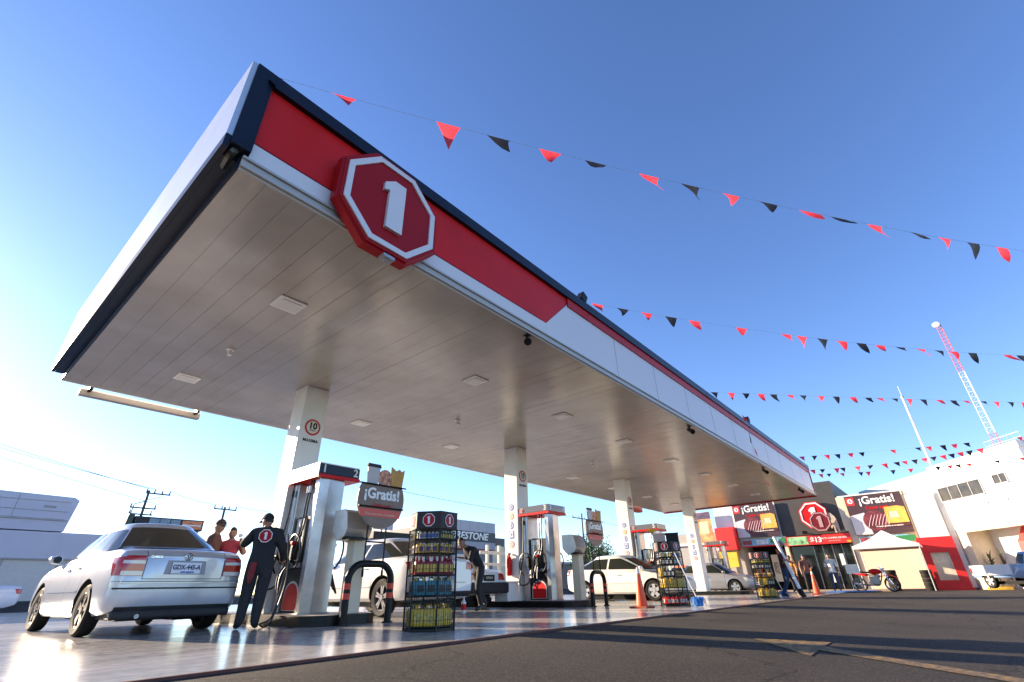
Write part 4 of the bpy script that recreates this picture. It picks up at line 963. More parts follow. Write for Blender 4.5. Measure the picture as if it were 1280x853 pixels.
# ------------------------------------------------------------------ people
def person(label, loc, rz, J, mats, hat=None, hairm=hair, scale=1., girth=1., group=None):
    """J: dict joint -> (x,y,z); facing +x, left = +y. One skinned surface, materials by the nearest bone."""
    bones = [('pelvis', 'waist', .145, .135, 'top'), ('waist', 'chest', .135, .165, 'top'), ('chest', 'neck', .165, .062, 'top'), ('neck', 'head0', .056, .06, 'skin')]
    for s in 'LR':
        bones += [('chest', 'sh'+s, .165, .078, 'top'), ('sh'+s, 'el'+s, .078, .056, 'top'), ('el'+s, 'wr'+s, .054, .036, 'fore'), ('wr'+s, 'ha'+s, .033, .036, 'skin'),
                  ('pelvis', 'hi'+s, .145, .108, 'leg'), ('hi'+s, 'kn'+s, .108, .078, 'leg'), ('kn'+s, 'an'+s, .076, .056, 'leg'), ('an'+s, 'to'+s, .050, .042, 'shoe')]
    bm = bmesh.new(); lay = bm.verts.layers.skin.verify(); V = {}; rad = {}
    if girth != 1: bones = [(a, b_, ra*(girth if n_ in ('top', 'fore', 'leg') else 1), rb*(girth if n_ in ('top', 'fore', 'leg') and b_ != 'neck' else 1), n_) for a, b_, ra, rb, n_ in bones]
    for a, b_, ra, rb, _ in bones: rad.setdefault(a, ra); rad[b_] = rad.get(b_, rb)
    for k in rad:
        v = bm.verts.new(J[k]); V[k] = v; v[lay].radius = (rad[k], rad[k])
    for k, f in (('pelvis', .8), ('waist', .78), ('chest', .74)):
        v = V[k]; v[lay].radius = (rad[k], rad[k]*f)
    V['pelvis'][lay].use_root = True
    for a, b_, *_ in bones: bm.edges.new((V[a], V[b_]))
    me = bpy.data.meshes.new('p'); bm.to_mesh(me); bm.free()
    o = bpy.data.objects.new('p', me); col.objects.link(o)
    md = o.modifiers.new('s', 'SKIN'); md.use_smooth_shade = True
    sb = o.modifiers.new('u', 'SUBSURF'); sb.levels = 2; sb.render_levels = 2
    m2 = newmesh(o); bpy.data.objects.remove(o)
    bm = bmesh.new(); bm.from_mesh(m2)
    names = ['top', 'fore', 'leg', 'shoe', 'skin']
    seg = [(Vector(J[a]), Vector(J[b_]), n_) for a, b_, _, _, n_ in bones]
    for f in bm.faces:
        c = f.calc_center_median(); best = None
        for a, b_, n_ in seg:
            d = b_-a; tt = max(0, min(1, (c-a).dot(d)/max(1e-6, d.length_squared))); q = (c-(a+d*tt)).length
            if best is None or q < best[0]-1e-4: best = (q, n_)
        f.material_index = names.index(best[1]); f.smooth = True
    # jacket hem: keep the tunic over the hips
    hz = J['pelvis'][2]-.10
    for f in bm.faces:
        c = f.calc_center_median()
        if f.material_index == 2 and c.z > hz+.02: f.material_index = 0
    # fingers
    for s in 'LR':
        wv, hv, ev_ = Vector(J['wr'+s]), Vector(J['ha'+s]), Vector(J['el'+s])
        d = (hv-wv).normalized(); side = d.cross(Vector((0, 0, 1)) if abs(d.z) < .8 else Vector((1, 0, 0))).normalized(); nn = side.cross(d)
        for q, ln in enumerate((.068, .078, .072, .055)):
            b0 = hv+side*((q-1.5)*.019)+d*.015
            TUBE(bm, [b0, b0+d*ln*.5+nn*-.006, b0+d*ln*.8-nn*.03], .0085, 6, 4)
        b0 = wv+d*.03+side*.03
        TUBE(bm, [b0, b0+side*.022+d*.03, b0+side*.018+d*.055-nn*.015], .0095, 6, 4)
    # head with face
    hc = Vector(J['head']); n0 = len(bm.verts)
    hd = Vector(J.get('look', (1, 0, 0))).normalized(); up = (hc-Vector(J['neck'])).normalized(); up = (up*.5+Vector((0, 0, 1))).normalized()
    lf = up.cross(hd).normalized(); hd = lf.cross(up)
    res = bmesh.ops.create_uvsphere(bm, u_segments=20, v_segments=16, radius=1.)
    for v in res['verts']:
        a, b_, c = v.co
        fx = a*.096; fy = b_*.075; fz = c*.118
        if c < 0: fy *= 1-.28*(-c)**1.5; fx *= 1-.12*(-c)
        if a > .75 and abs(b_) < .28 and -.35 < c < .12: fx += .022          # nose
        if a > .6 and c < -.75: fx += .012                                   # chin
        if a > .6 and .10 < c < .30 and .2 < abs(b_) < .6: fx -= .010       # eye sockets
        if abs(b_) > .93 and abs(c) < .35: fy *= 1.14                          # ears
        v.co = hc+hd*fx+lf*fy+up*fz
    for f in {f for v in res['verts'] for f in v.link_faces}: f.material_index = 4; f.smooth = True
    me2 = bpy.data.meshes.new('person'); bm.to_mesh(me2); bm.free()
    ob = bpy.data.objects.new('person', me2); col.objects.link(ob)
    for n_ in names: me2.materials.append(mats[n_])
    ob.location = loc; ob.rotation_euler = (0, 0, rz); ob.scale = (scale,)*3
    tag(ob, label, 'person', group)
    # eyes and mouth
    bm = bmesh.new()
    for s in (1, -1):
        p = hc+hd*.089+lf*(s*.030)+up*.018; CYL(bm, p-hd*.01, p+hd*.004, .009, n=10)
    obj('eyes', bm, hair, ob)
    bm = bmesh.new(); p = hc+hd*.093-up*.052; CYL(bm, p-lf*.022, p+lf*.022, .005, n=6); obj('mouth', bm, mat('lip', (.22, .07, .06), .5), ob)
    # hair
    bm = bmesh.new(); res = bmesh.ops.create_uvsphere(bm, u_segments=20, v_segments=14, radius=1.)
    kill = []
    for v in res['verts']:
        a, b_, c = v.co
        if c < -.35 or (a > .30 and c < .42) or (a > -.1 and c < -.0): kill.append(v)
        v.co = hc+hd*(a*.104-.004)+lf*b_*.083+up*(c*.126+.004)
    bmesh.ops.delete(bm, geom=kill, context='VERTS'); obj('hair', bm, hairm, ob, True)
    if hat:
        bm = bmesh.new(); res = bmesh.ops.create_uvsphere(bm, u_segments=24, v_segments=14, radius=1.)
        kill = [v for v in res['verts'] if v.co.z < .10]
        for v in res['verts']:
            a, b_, c = v.co; v.co = hc+hd*(a*.114)+lf*b_*.094+up*(c*.128+.022)
        bmesh.ops.delete(bm, geom=kill, context='VERTS')
        A = []; C = []
        for i in range(13):
            th = -1.15+2.3*i/12
            A.append((.100*math.cos(th), .088*math.sin(th))); C.append((.100*math.cos(th)+.085*math.cos(th*.5)*max(0, math.cos(th*1.2)), .086*math.sin(th)))
        for z in (0,):
            a_ = [bm.verts.new(hc+hd*x+lf*y+up*.040) for x, y in A]; c_ = [bm.verts.new(hc+hd*x+lf*y+up*.022) for x, y in C]
            for i in range(12): bm.faces.new((a_[i], a_[i+1], c_[i+1], c_[i]))
        obj('cap', bm, hat, ob, True)
    return ob
def stand(**k):
    J = dict(pelvis=(0, 0, .93), waist=(0, 0, 1.10), chest=(.0, 0, 1.32), neck=(.0, 0, 1.47), head0=(.015, 0, 1.54), head=(.03, 0, 1.60),
             shL=(0, .19, 1.38), elL=(-.02, .25, 1.11), wrL=(.06, .26, .87), haL=(.09, .26, .79), shR=(0, -.19, 1.38), elR=(-.02, -.25, 1.11), wrR=(.06, -.26, .87), haR=(.09, -.26, .79),
             hiL=(0, .10, .86), knL=(.02, .11, .48), anL=(-.02, .12, .09), toL=(.16, .14, .035), hiR=(0, -.10, .86), knR=(.02, -.11, .48), anR=(-.02, -.12, .09), toR=(.16, -.14, .035))
    J.update(k); return J
U = dict(top=jacket, fore=jacket, leg=trousers, shoe=shoe, skin=skin)
# attendant at pump 1, seen from behind, right hand working the nozzle
J = stand(waist=(.01, 0, 1.11), chest=(.02, 0, 1.33), neck=(.05, .01, 1.47), head0=(.075, .02, 1.53), head=(.10, .03, 1.575), look=(.7, .72, -.30),
          shL=(.02, .19, 1.38), elL=(.10, .33, 1.20), wrL=(.26, .30, 1.32), haL=(.31, .27, 1.37), elR=(.02, -.29, 1.13), wrR=(.22, -.30, 1.00), haR=(.30, -.30, .97),
          hiL=(0, .10, .86), knL=(.06, .12, .48), anL=(-.02, .14, .09), toL=(.15, .19, .035), knR=(.04, -.08, .48), anR=(-.03, -.08, .09), toR=(.15, -.10, .035))
AT1 = person('attendant in black jacket and cap with an octagonal 1 on his back', (3.72, 8.36, 0), R(62), J, U, hat=jacket, girth=1.24, scale=.965)
s = Vector((-.155, -.0, 1.33))
nx = Vector((-1, 0, .10)).normalized(); ux = Vector((0, -1, 0)); uz = nx.cross(ux); uz = -uz if uz.z < 0 else uz
for sz, m, dz, nm in ((.20, pink, 0, 'back_emblem'), (.175, signred, .004, 'emblem_face')):
    bm = bmesh.new(); PRISM(bm, octagon(sz), s+nx*dz, ux, uz, nx, .004); bmesh.ops.recalc_face_normals(bm, faces=bm.faces); obj(nm, bm, m, AT1)
bm = bmesh.new(); PRISM(bm, scaled(ONE, .16), s+nx*.008, ux, uz, nx, .004); bmesh.ops.recalc_face_normals(bm, faces=bm.faces); obj('emblem_numeral', bm, pink, AT1)
rg = thing('red_rag', 'red rag hanging from the near attendant back pocket', 'cloth', (3.72, 8.36, 0), R(62))
bm = bmesh.new(); PRISM(bm, [(.0, .90), (.09, .91), (.11, .74), (.08, .60), (.04, .62), (.01, .70)], (-.13, .04, 0), UY, UZ, -UX, .02); bmesh.ops.recalc_face_normals(bm, faces=bm.faces); bmesh.ops.bevel(bm, geom=bm.edges[:], offset=.006, segments=2, affect='EDGES'); obj('rag', bm, mat('rag_red', (.20, .02, .02), .8, var=.3, bump=.4), rg, True)
# fuel nozzle and hose he holds
nz = thing('held_nozzle', 'fuel nozzle in the near attendant right hand', 'fuel nozzle', (4.12, 8.52, .98))
bm = bmesh.new(); B(bm, -.12, .08, -.03, .03, -.02, .05, 0, .015); CYL(bm, (-.11, 0, .02), (-.28, .04, -.03), .013, n=8); TUBE(bm, [(-.06, 0, -.02), (0, 0, -.09), (.06, 0, -.02)], .009, 6); obj('grip', bm, black, nz)
tube_obj('hose', [(.08, 0, .02), (.12, .05, -.2), (-.02, -.10, -.80), (-.18, -.05, -.93), (.05, .10, -.92), (.20, .12, -.3), (.10, .14, .4)], .013, rub, nz)
# two people beyond the car
person('man in a dark cap standing behind the silver saloon', (4.0, 11.25, 0), R(-40), stand(look=(1, -.4, 0)), dict(U, top=mat('brown_shirt', (.12, .05, .04), .8), leg=jeans), hat=mat('brown_cap', (.05, .03, .025), .8), scale=1.06)
person('person in a red top raising a hand beyond the silver saloon', (4.35, 11.35, 0), R(-120), stand(elL=(.06, .30, 1.2), wrL=(.20, .22, 1.42), haL=(.23, .20, 1.50)), dict(U, top=redcloth, fore=skin, leg=jeans), scale=1.0)
# man leaning between the cars
J = stand(pelvis=(0, 0, .93), waist=(.10, 0, 1.08), chest=(.26, 0, 1.22), neck=(.38, 0, 1.32), head0=(.43, 0, 1.37), head=(.49, 0, 1.41), look=(.8, .5, -.25), shL=(.27, .18, 1.27), elL=(.38, .22, 1.02), wrL=(.50, .18, .86), haL=(.55, .15, .80), shR=(.26, -.18, 1.27), elR=(.16, -.27, 1.02), wrR=(.12, -.24, .82), haR=(.13, -.22, .74),
          knL=(.10, .12, .48), anL=(.02, .14, .09), toL=(.19, .15, .035), knR=(-.06, -.12, .48), anR=(-.28, -.13, .12), toR=(-.12, -.14, .035))
person('man in black bending between the white utility car and the old white saloon', (9.35, 9.0, 0), R(165), J, dict(U), scale=1.05)
t = thing('coolant_bottle', 'small red and white bottle standing on the floor near the bending man', 'bottle', (8.75, 8.9, 0))
bm = bmesh.new(); LATHE(bm, [(.05, 0), (.055, .02), (.055, .20), (.02, .26), (.02, .30)], n=14); obj('bottle_body', bm, white, t, True)
bm = bmesh.new(); LATHE(bm, [(.0565, .05), (.0565, .17)], n=14); obj('red_label', bm, red, t)
# far attendant beside the third rack
J = stand(look=(.9, .3, -.2), elR=(.10, -.24, 1.12), wrR=(.30, -.12, 1.02), haR=(.37, -.08, 1.0), knL=(.14, .10, .5), anL=(.22, .12, .09), toL=(.40, .12, .035), anR=(-.20, -.12, .12), toR=(-.04, -.13, .035))
person('attendant in dark red shirt and jeans walking beside the farthest oil rack', (20.0, 4.55, 0), R(-100), J, dict(U, top=mat('dark_red_shirt', (.06, .012, .02), .8, var=.3), fore=skin, leg=jeans), hat=mat('grey_cap', (.3, .3, .3), .8), scale=1.04)
person('person in white shirt standing in the shop doorway', (30.7, 4.85, 0), R(-170), stand(), dict(U, top=whitecloth, fore=skin, leg=jeans))
person('person in dull red shirt at the shop entrance behind the cone', (30.4, 5.95, 0), R(-150), stand(elL=(.08, .27, 1.12), wrL=(.26, .15, 1.05), haL=(.32, .12, 1.03)), dict(U, top=plaid, fore=skin, leg=trousers), hat=mat('navy_cap', (.03, .04, .08), .8))
person('person in orange vest near the shop racks', (30.4, 6.6, 0), R(160), stand(), dict(U, top=mat('orange_vest', (.55, .22, .04), .7), fore=skin, leg=trousers))

# ------------------------------------------------------------------ shop at the far end (faces -X)
def PX(name, y0, y1, z0, z1, m, parent, x=32.0, th=.03, poly=None):
    bm = bmesh.new(); PRISM(bm, poly or [(-y1, z0), (-y0, z0), (-y0, z1), (-y1, z1)], (x, 0, 0), -UY, UZ, -UX, th)
    bmesh.ops.recalc_face_normals(bm, faces=bm.faces); return obj(name, bm, m, parent)
shop = thing('convenience_shop', 'dark grey shop with a glazed entrance at the far end of the forecourt', 'shop', (0, 0, 0))
box('wall', 32.0, 40, 3.9, 6.96, 2.75, 5.42, wallgrey, shop)
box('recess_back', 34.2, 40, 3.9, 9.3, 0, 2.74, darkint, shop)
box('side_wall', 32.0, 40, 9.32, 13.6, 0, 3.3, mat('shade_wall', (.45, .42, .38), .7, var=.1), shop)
box('white_parapet', 31.9, 39, 9.32, 10.5, 3.32, 4.85, offwhite, shop)
box('upper_wall', 32.02, 40, 6.97, 9.31, 2.75, 4.72, offwhite, shop)
box('right_wall', 32.0, 32.6, .95, 3.89, 0, 4.50, cream, shop)
box('right_parapet', 32.02, 32.5, .97, 3.8, 4.502, 4.56, offwhite, shop)
box('pillar', 31.95, 32.3, 6.83, 7.0, .1, 2.78, cream, shop)
box('pillar', 31.95, 32.3, 3.75, 3.9, .1, 2.8, wallgrey, shop)
for k, yy in enumerate((4.3, 4.75, 5.2, 5.65)):
    f = box('door_frame', 32.30, 32.36, yy, yy+.035, .1, 2.2, steel, shop)
f = box('door_glass', 32.33, 32.34, 3.92, 6.8, .12, 2.2, glass, shop)
box('white_notice', 32.22, 32.24, 4.36, 4.55, 1.2, 1.75, white, f); box('white_notice', 32.22, 32.24, 4.95, 5.15, .4, 1.2, whitecloth, f)
for yy, mm in ((6.9, red), (6.6, yellow), (7.3, brown), (7.9, cream), (8.4, yellow), (8.9, red)):
    b = box('window_poster', 32.9, 32.93, yy-.18, yy+.18, .5, 1.9, mm, shop)
    PX('poster_print', yy-.12, yy+.12, .9, 1.5, mat('poster_print', (.4, .30, .2), .5, var=.9, vscale=12), b, x=32.89, th=.005)
# red price banner
bn = PX('price_banner', 3.75, 6.80, 2.24, 2.70, mat('banner_red', (.70, .03, .03), .4), shop, x=31.95, th=.12)
PX('banner_print', 5.75, 6.75, 2.27, 2.67, mat('banner_green_print', (.25, .50, .25), .5, var=.9, vscale=3), bn, x=31.828, th=.004)
PX('banner_yellow', 3.76, 3.95, 2.26, 2.36, yellow, bn, x=31.828, th=.004)
text('price', '$13', .36, (31.82, 5.35, 2.46), -UY, UZ, white, bn, th=.003, bold=.012)
text('offer_text', 'Coca-Cola y papas', .12, (31.82, 4.50, 2.50), -UY, UZ, white, bn, th=.002, bold=.003) if False else text('offer_text', 'EN TU COMPRA DE HOY', .11, (31.82, 4.50, 2.51), -UY, UZ, white, bn, th=.002, bold=.003)
text('offer_small', 'promocion del mes', .07, (31.82, 4.50, 2.38), -UY, UZ, white, bn, th=.002)
# octagonal shop sign with a smaller one before it and a pale hand shape
os_ = thing('shop_sign', 'large red octagon sign with a white 1 on the dark grey shop wall', 'sign', (31.9, 5.11, 3.72))
sign_one(os_, (0, 0, 0), -UY, UZ, -UX, 1.36, red, pink, white, th=.12)
bm = bmesh.new(); B(bm, .0, .1, -.5, .5, -.05, .05); obj('mounting_bar', bm, steel, os_)
os2 = thing('small_shop_sign', 'smaller dark red octagon sign with a 1 in front of the large one', 'sign', (31.5, 4.84, 3.32))
sign_one(os2, (0, 0, 0), -UY, UZ, -UX, .98, mat('deep_red', (.16, .006, .010), .4), mat('dull_rose', (.42, .26, .26), .5), mat('dull_rose', (.42, .26, .26), .5), th=.10)
bm = bmesh.new(); B(bm, .0, .38, -.04, .04, -.04, .04); obj('mounting_bar', bm, steel, os2)
hs = thing('pale_hand_sign', 'pale outlined hand shape beside the octagon signs', 'sign', (31.85, 4.3, 3.25))
bm = bmesh.new(); hp = [(-.22, .55), (-.02, .50), (.14, .30), (.20, .05), (.21, -.45), (.14, -.52), (.08, -.20), (.05, -.50), (-.03, -.50), (-.04, -.16), (-.14, -.30), (-.24, 0)]
PRISM(bm, hp, (0, 0, 0), -UY, UZ, -UX, .05); bmesh.ops.recalc_face_normals(bm, faces=bm.faces); obj('board', bm, mat('hand_cream', (.50, .42, .34), .6), hs)
t = thing('wall_camera', 'small black floodlight above the price banner', 'floodlight', (31.8, 5.78, 2.86))
bm = bmesh.new(); B(bm, -.16, .02, -.12, .12, -.08, .08, 0, .02); B(bm, .02, .2, -.02, .02, -.02, .02); obj('housing', bm, black, t)
def billboard(label, yc, zc_, w_, h_):
    t = thing('offer_billboard', label, 'billboard', (31.85, yc, zc_), group='offer billboards on the shop')
    PX('board', -w_/2, w_/2, -h_/2, h_, mat('billboard_brown', (.065, .035, .04), .4), t, x=0, th=.06, poly=[(-w_/2, -h_/2), (w_/2, -h_/2), (w_/2, h_/2), (-w_/2, h_/2)])
    PX('logo_field', w_/2-.40, w_/2-.04, h_/2-.48, h_/2-.08, mat('logo_red', (.75, .04, .03), .4), t, x=-.062, th=.006)
    s = w_/2-.22
    bm = bmesh.new(); PRISM(bm, octagon(.24), (-.069, s, h_/2-.27), -UY, UZ, -UX, .004); bmesh.ops.recalc_face_normals(bm, faces=bm.faces); obj('emblem', bm, pink, t)
    bm = bmesh.new(); PRISM(bm, scaled(ONE, .2), (-.074, s, h_/2-.27), -UY, UZ, -UX, .003); bmesh.ops.recalc_face_normals(bm, faces=bm.faces); obj('emblem_numeral', bm, signred, t)
    text('lettering', '¡Gratis!', .52, (-.07, -.14, h_/2-.30), -UY, UZ, white, t, th=.004, bold=.013, xs=1.0)
    text('script_line', 'Canjea aqui', .20, (-.07, -.02, h_/2-.66), -UY, UZ, red, t, th=.003, shear=.4, bold=.004)
    bm = bmesh.new(); PRISM(bm, [(-w_/2+.02, -h_/2+.02), (-.45, -h_/2+.02), (-.55, .10), (-w_/2+.02, -.02)], (-.062, 0, 0), -UY, UZ, -UX, .005); bmesh.ops.recalc_face_normals(bm, faces=bm.faces); obj('cup_picture', bm, mat('cup_grey', (.60, .60, .62), .5), t)
    bm = bmesh.new(); PRISM(bm, circle(.52, 28, -.18, -.32, .50), (-.068, 0, 0), -UY, UZ, -UX, .005); bmesh.ops.recalc_face_normals(bm, faces=bm.faces); dn = obj('doughnut_picture', bm, mat('doughnut_brown', (.16, .03, .04), .5, var=.5, vscale=6), t)
    bm = bmesh.new()
    for q in range(7):
        a0 = -.55+q*.14; TUBE(bm, [(-.076, -a0, -.62), (-.076, -(a0+.12), -.35), (-.076, -(a0+.28), -.05)], .012, 5)
    obj('icing_lines', bm, mat('icing_pink', (.60, .40, .45), .5), dn)
    bm = bmesh.new(); PRISM(bm, [(.28, -.50), (w_/2-.05, -.50), (w_/2-.05, .22), (.9, .30), (.34, .28)], (-.076, 0, 0), -UY, UZ, -UX, .005); bmesh.ops.recalc_face_normals(bm, faces=bm.faces); bg = obj('bag_picture', bm, mat('bag_orange', (.80, .42, .08), .5, var=.2, vscale=5), t)
    PX('bag_label', -.85, -.50, -.25, .05, mat('bag_label', (.75, .62, .40), .5, var=.5, vscale=20), bg, x=-.082, th=.003)
    PX('caption_strip', -w_/2+.06, .45, -.66, -.56, mat('caption_dark', (.10, .02, .02), .5), t, x=-.085, th=.004)
    text('caption', 'Al cargar gasolina en tu estacion', .085, (-.09, -.33, -.61), -UY, UZ, white, t, th=.002, bold=.003)
    return t
billboard('free offer billboard with doughnut picture left of the dark grey shop wall', 8.16, 3.74, 2.30, 1.86)
billboard('free offer billboard with doughnut picture right of the dark grey shop wall', 2.24, 3.50, 2.46, 1.94)
def strip_sign(label, y0, y1, z0, z1):
    t = thing('poster_strip', label, 'sign', (31.9, y0, z0)); W_ = y1-y0
    PX('board', 0, W_, 0, z1-z0, mat('strip_cyan', (.20, .45, .60), .5, var=.5, vscale=2.5), t, x=0, th=.05)
    for q, mm in enumerate((mat('strip_maroon', (.30, .05, .05), .5, var=.5, vscale=9), mat('strip_pale', (.6, .6, .62), .5, var=.3, vscale=6), greenp)):
        PX('picture', W_-(.55+q*.9), W_-(.05+q*.75), .05, z1-z0-.05, mm, t, x=-.052, th=.004)
    PX('red_line', 0, W_, -.07, -.005, red, t, x=0, th=.05)
strip_sign('blue drinks poster strip under the left billboard', 7.0, 9.2, 2.38, 2.72)
strip_sign('blue drinks poster strip under the right billboard behind the tent', 1.3, 3.4, 2.10, 2.46)
# left wing signs
t = thing('red_box_sign', 'red cube sign box on the left wing of the shop', 'sign', (31.3, 9.36, 2.2))
bm = bmesh.new(); B(bm, 0, .59, 0, 1.12, 0, 1.24, 0, .02); obj('box', bm, mat('bright_red', (.75, .035, .025), .4), t)
bm = bmesh.new(); B(bm, .02, .58, .02, 1.10, -.04, -.002); obj('bottom_tray', bm, mat('tray_dark', (.2, .1, .05), .5), t)
t = thing('yellow_awning', 'yellow awning panel under the red cube sign', 'awning', (31.4, 9.5, 1.3))
bm = bmesh.new(); PRISM(bm, [(0, 0), (0, .82), (.35, .82), (.05, 0)], (0, 0, 0), UX, UZ, UY, 1.0); bmesh.ops.recalc_face_normals(bm, faces=bm.faces); obj('panel', bm, mat('bright_yellow', (.85, .55, .05), .5), t)
bm = bmesh.new(); B(bm, .3, .36, -.02, 1.02, .82, .86); obj('rail', bm, steel, t)
t = thing('orange_poster', 'orange and dark food poster at the far left of the shop', 'poster', (31.6, 10.65, 2.7))
PX('board', 0, 1.45, 0, 1.75, mat('poster_orange', (.70, .36, .14), .5, var=.5, vscale=3), t, x=0, th=.05)
PX('dark_heading', 0.02, 1.43, 1.35, 1.73, mat('poster_dark', (.12, .08, .14), .5, var=.5, vscale=5), t, x=-.052, th=.004)
PX('picture', .2, .75, .5, 1.2, mat('poster_cream', (.75, .66, .40), .5), t, x=-.052, th=.004)
bm = bmesh.new(); B(bm, .05, .12, .1, .2, -2.6, 0); B(bm, .05, .12, 1.2, 1.3, -2.6, 0); obj('legs', bm, steel, t)
t = thing('service_hut', 'white tyre hut with posters behind the grey saloon', 'hut', (31.9, 11.0, 0))
bm = bmesh.new(); B(bm, .3, 3, .1, 3.0, 0, 2.6); obj('wall', bm, mat('hut_white', (.6, .55, .48), .6, var=.15), t)
bm = bmesh.new(); B(bm, .0, 3.1, 0, 3.1, 2.61, 2.75); obj('roof', bm, white, t)
for z_ in (.4, 1.2, 1.9): PX('poster', .3, 1.8, z_, z_+.45, mat('hut_poster', (.70, .30, .10), .5, var=.7, vscale=4), t, x=.29, th=.01)
# white wiggly light frame on the left parapet
# ------------------------------------------------------------------ tent, board, tyres, pylon, motorcycle
t = thing('canopy_tent', 'white peaked canopy tent standing before the cream wall', 'tent', (28.9, 2.12, 0))
hw = 1.22; bm = bmesh.new(); top = bm.verts.new((0, 0, 2.50)); mid = []; ev = []
K = 24
for i in range(4*K):
    s_, q = divmod(i, K); u = -1+2*q/K
    x, y = [(u, -1), (1, u), (-u, 1), (-1, -u)][s_]
    sag = .05*(1-u*u)
    mid.append(bm.verts.new((x*hw*.5, y*hw*.5, 2.05+.03*abs(u)))); ev.append(bm.verts.new((x*hw, y*hw, 1.82-sag*.3)))
lo = [bm.verts.new((v.co.x*1.0, v.co.y*1.0, 1.70)) for v in ev]
n = len(ev)
for i in range(n):
    j = (i+1) % n; bm.faces.new((top, mid[i], mid[j])); bm.faces.new((mid[i], ev[i], ev[j], mid[j])); bm.faces.new((ev[i], lo[i], lo[j], ev[j]))
bmesh.ops.recalc_face_normals(bm, faces=bm.faces)
obj('roof_cloth', bm, mat('tent_cloth', (.72, .69, .68), .7, bump=.15, bscale=6), t, True)
for sx_ in (-1, 1):
    for sy_ in (-1, 1):
        bm = bmesh.new(); CYL(bm, (sx_*(hw-.03), sy_*(hw-.03), 0), (sx_*(hw-.03), sy_*(hw-.03), 1.78), .022, n=8); B(bm, sx_*(hw-.03)-.06, sx_*(hw-.03)+.06, sy_*(hw-.03)-.06, sy_*(hw-.03)+.06, 0, .012); obj('leg', bm, steel, t)
bm = bmesh.new()
for a in (-1, 1):
    CYL(bm, (-hw+.03, a*(hw-.03), 1.74), (hw-.03, a*(hw-.03), 1.74), .014, n=6); CYL(bm, (a*(hw-.03), -hw+.03, 1.735), (a*(hw-.03), hw-.03, 1.735), .014, n=6)
obj('rails', bm, steel, t)
for k, (yy, h_) in enumerate(((1.12, .82), (2.40, .86))):
    t = thing('tyre_stack', ('tall black cylinder bin of tyres beside the red pylon', 'black cylinder bin of tyres behind the motorcycle')[k], 'tyres', (29.6, yy, 0))
    for q in range(5):
        bm = bmesh.new(); r_ = .22; z_ = h_*q/5; th = h_/5
        LATHE(bm, [(.001, z_+.004), (r_*.95, z_+.002), (r_, z_+th*.3), (r_, z_+th*.7), (r_*.95, z_+th-.001), (.001, z_+th-.004)], n=22); obj('tyre', bm, tyrem, t, True)
t = thing('white_board', 'white board on thin legs by the shop entrance', 'sign', (28.0, 3.62, 0))
PX('board', -.25, .25, .74, 1.12, white, t, x=0, th=.03)
bm = bmesh.new(); CYL(bm, (.02, -.18, 0), (.02, -.18, .74), .014, n=6); CYL(bm, (.02, .18, 0), (.02, .18, .74), .014, n=6); obj('legs', bm, steel, t)
t = thing('blue_mat', 'blue mat on the pavement beside the motorcycle', 'mat', (29.6, 4.0, 0))
bm = bmesh.new(); B(bm, -1.6, .5, -.9, .9, 0, .05, 0, .01); obj('mat_slab', bm, mat('mat_blue', (.05, .16, .42), .6, var=.2), t)
bm = bmesh.new(); B(bm, -1.7, .6, -1, -.91, 0, .03); obj('edge', bm, dgrey, t)
py = thing('white_pylon', 'tall white gateway pylon with a red base frame', 'pylon', (30.0, .36, 0))
bm = bmesh.new(); B(bm, 0, .5, -.56, .50, 2.15, 4.05); obj('upper_slab', bm, offwhite, py)
redp = mat('pylon_red', (.60, .018, .02), .5, var=.2, vscale=2)
bm = bmesh.new(); B(bm, -.10, .5, -.62, -.28, .02, 2.14); B(bm, -.10, .5, .36, .68, .02, 2.14); B(bm, -.10, .5, -.279, .359, 1.50, 2.14); B(bm, -.10, .5, -.279, .359, .02, .40); B(bm, -.2, .55, -.70, .75, 0, .10)
obj('red_frame', bm, redp, py)
PX('panel', -.279, .359, .401, 1.499, mat('panel_cream', (.62, .55, .42), .3, var=.25, vscale=3), py, x=.0, th=.03)
bm = bmesh.new(); B(bm, .1, .5, -.80, -.63, .1, 4.3); obj('side_fin', bm, white, py)
# motorcycle, front to -Y
mc = thing('motorcycle', 'red motorcycle parked in front of the white tent', 'motorcycle', (28.3, 2.95, 0), R(-100))
def mwheel(x):
    bm = bmesh.new(); LATHE(bm, [(.235, -.04), (.28, -.05), (.30, 0), (.28, .05), (.235, .04)], (x, 0, .30), 'Y', 28); w_ = obj('wheel', bm, tyrem, mc, True)
    bm = bmesh.new(); LATHE(bm, [(.225, -.02), (.24, -.03), (.24, .03), (.225, .02)], (x, 0, .30), 'Y', 28); CYL(bm, (x, -.06, .30), (x, .06, .30), .04, n=10)
    for q in range(10): a = q*math.pi/5; CYL(bm, (x, 0, .30), (x+.23*math.cos(a), 0, .30+.23*math.sin(a)), .005, n=4)
    obj('rim', bm, chrome, w_)
mwheel(.62); mwheel(-.62)
bm = bmesh.new(); LATHE(bm, [(0, -.24), (.09, -.20), (.13, -.05), (.125, .1), (.08, .22), (0, .25)], n=16)
for v in bm.verts: v.co = Vector((v.co.z+.10, v.co.y*1.1, v.co.x*.9+.80))
obj('fuel_tank', bm, red, mc, True)
bm = bmesh.new(); PRISM(bm, [(-.70, .78), (-.10, .74), (-.08, .80), (-.4, .83), (-.72, .86)], (0, -.11, 0), UX, UZ, UY, .22); bmesh.ops.recalc_face_normals(bm, faces=bm.faces); obj('saddle', bm, black, mc)
bm = bmesh.new(); PRISM(bm, [(-.92, .80), (-.60, .70), (-.25, .62), (-.20, .72), (-.70, .78), (-.95, .88)], (0, -.09, 0), UX, UZ, UY, .18); bmesh.ops.recalc_face_normals(bm, faces=bm.faces); obj('tail_fairing', bm, red, mc)
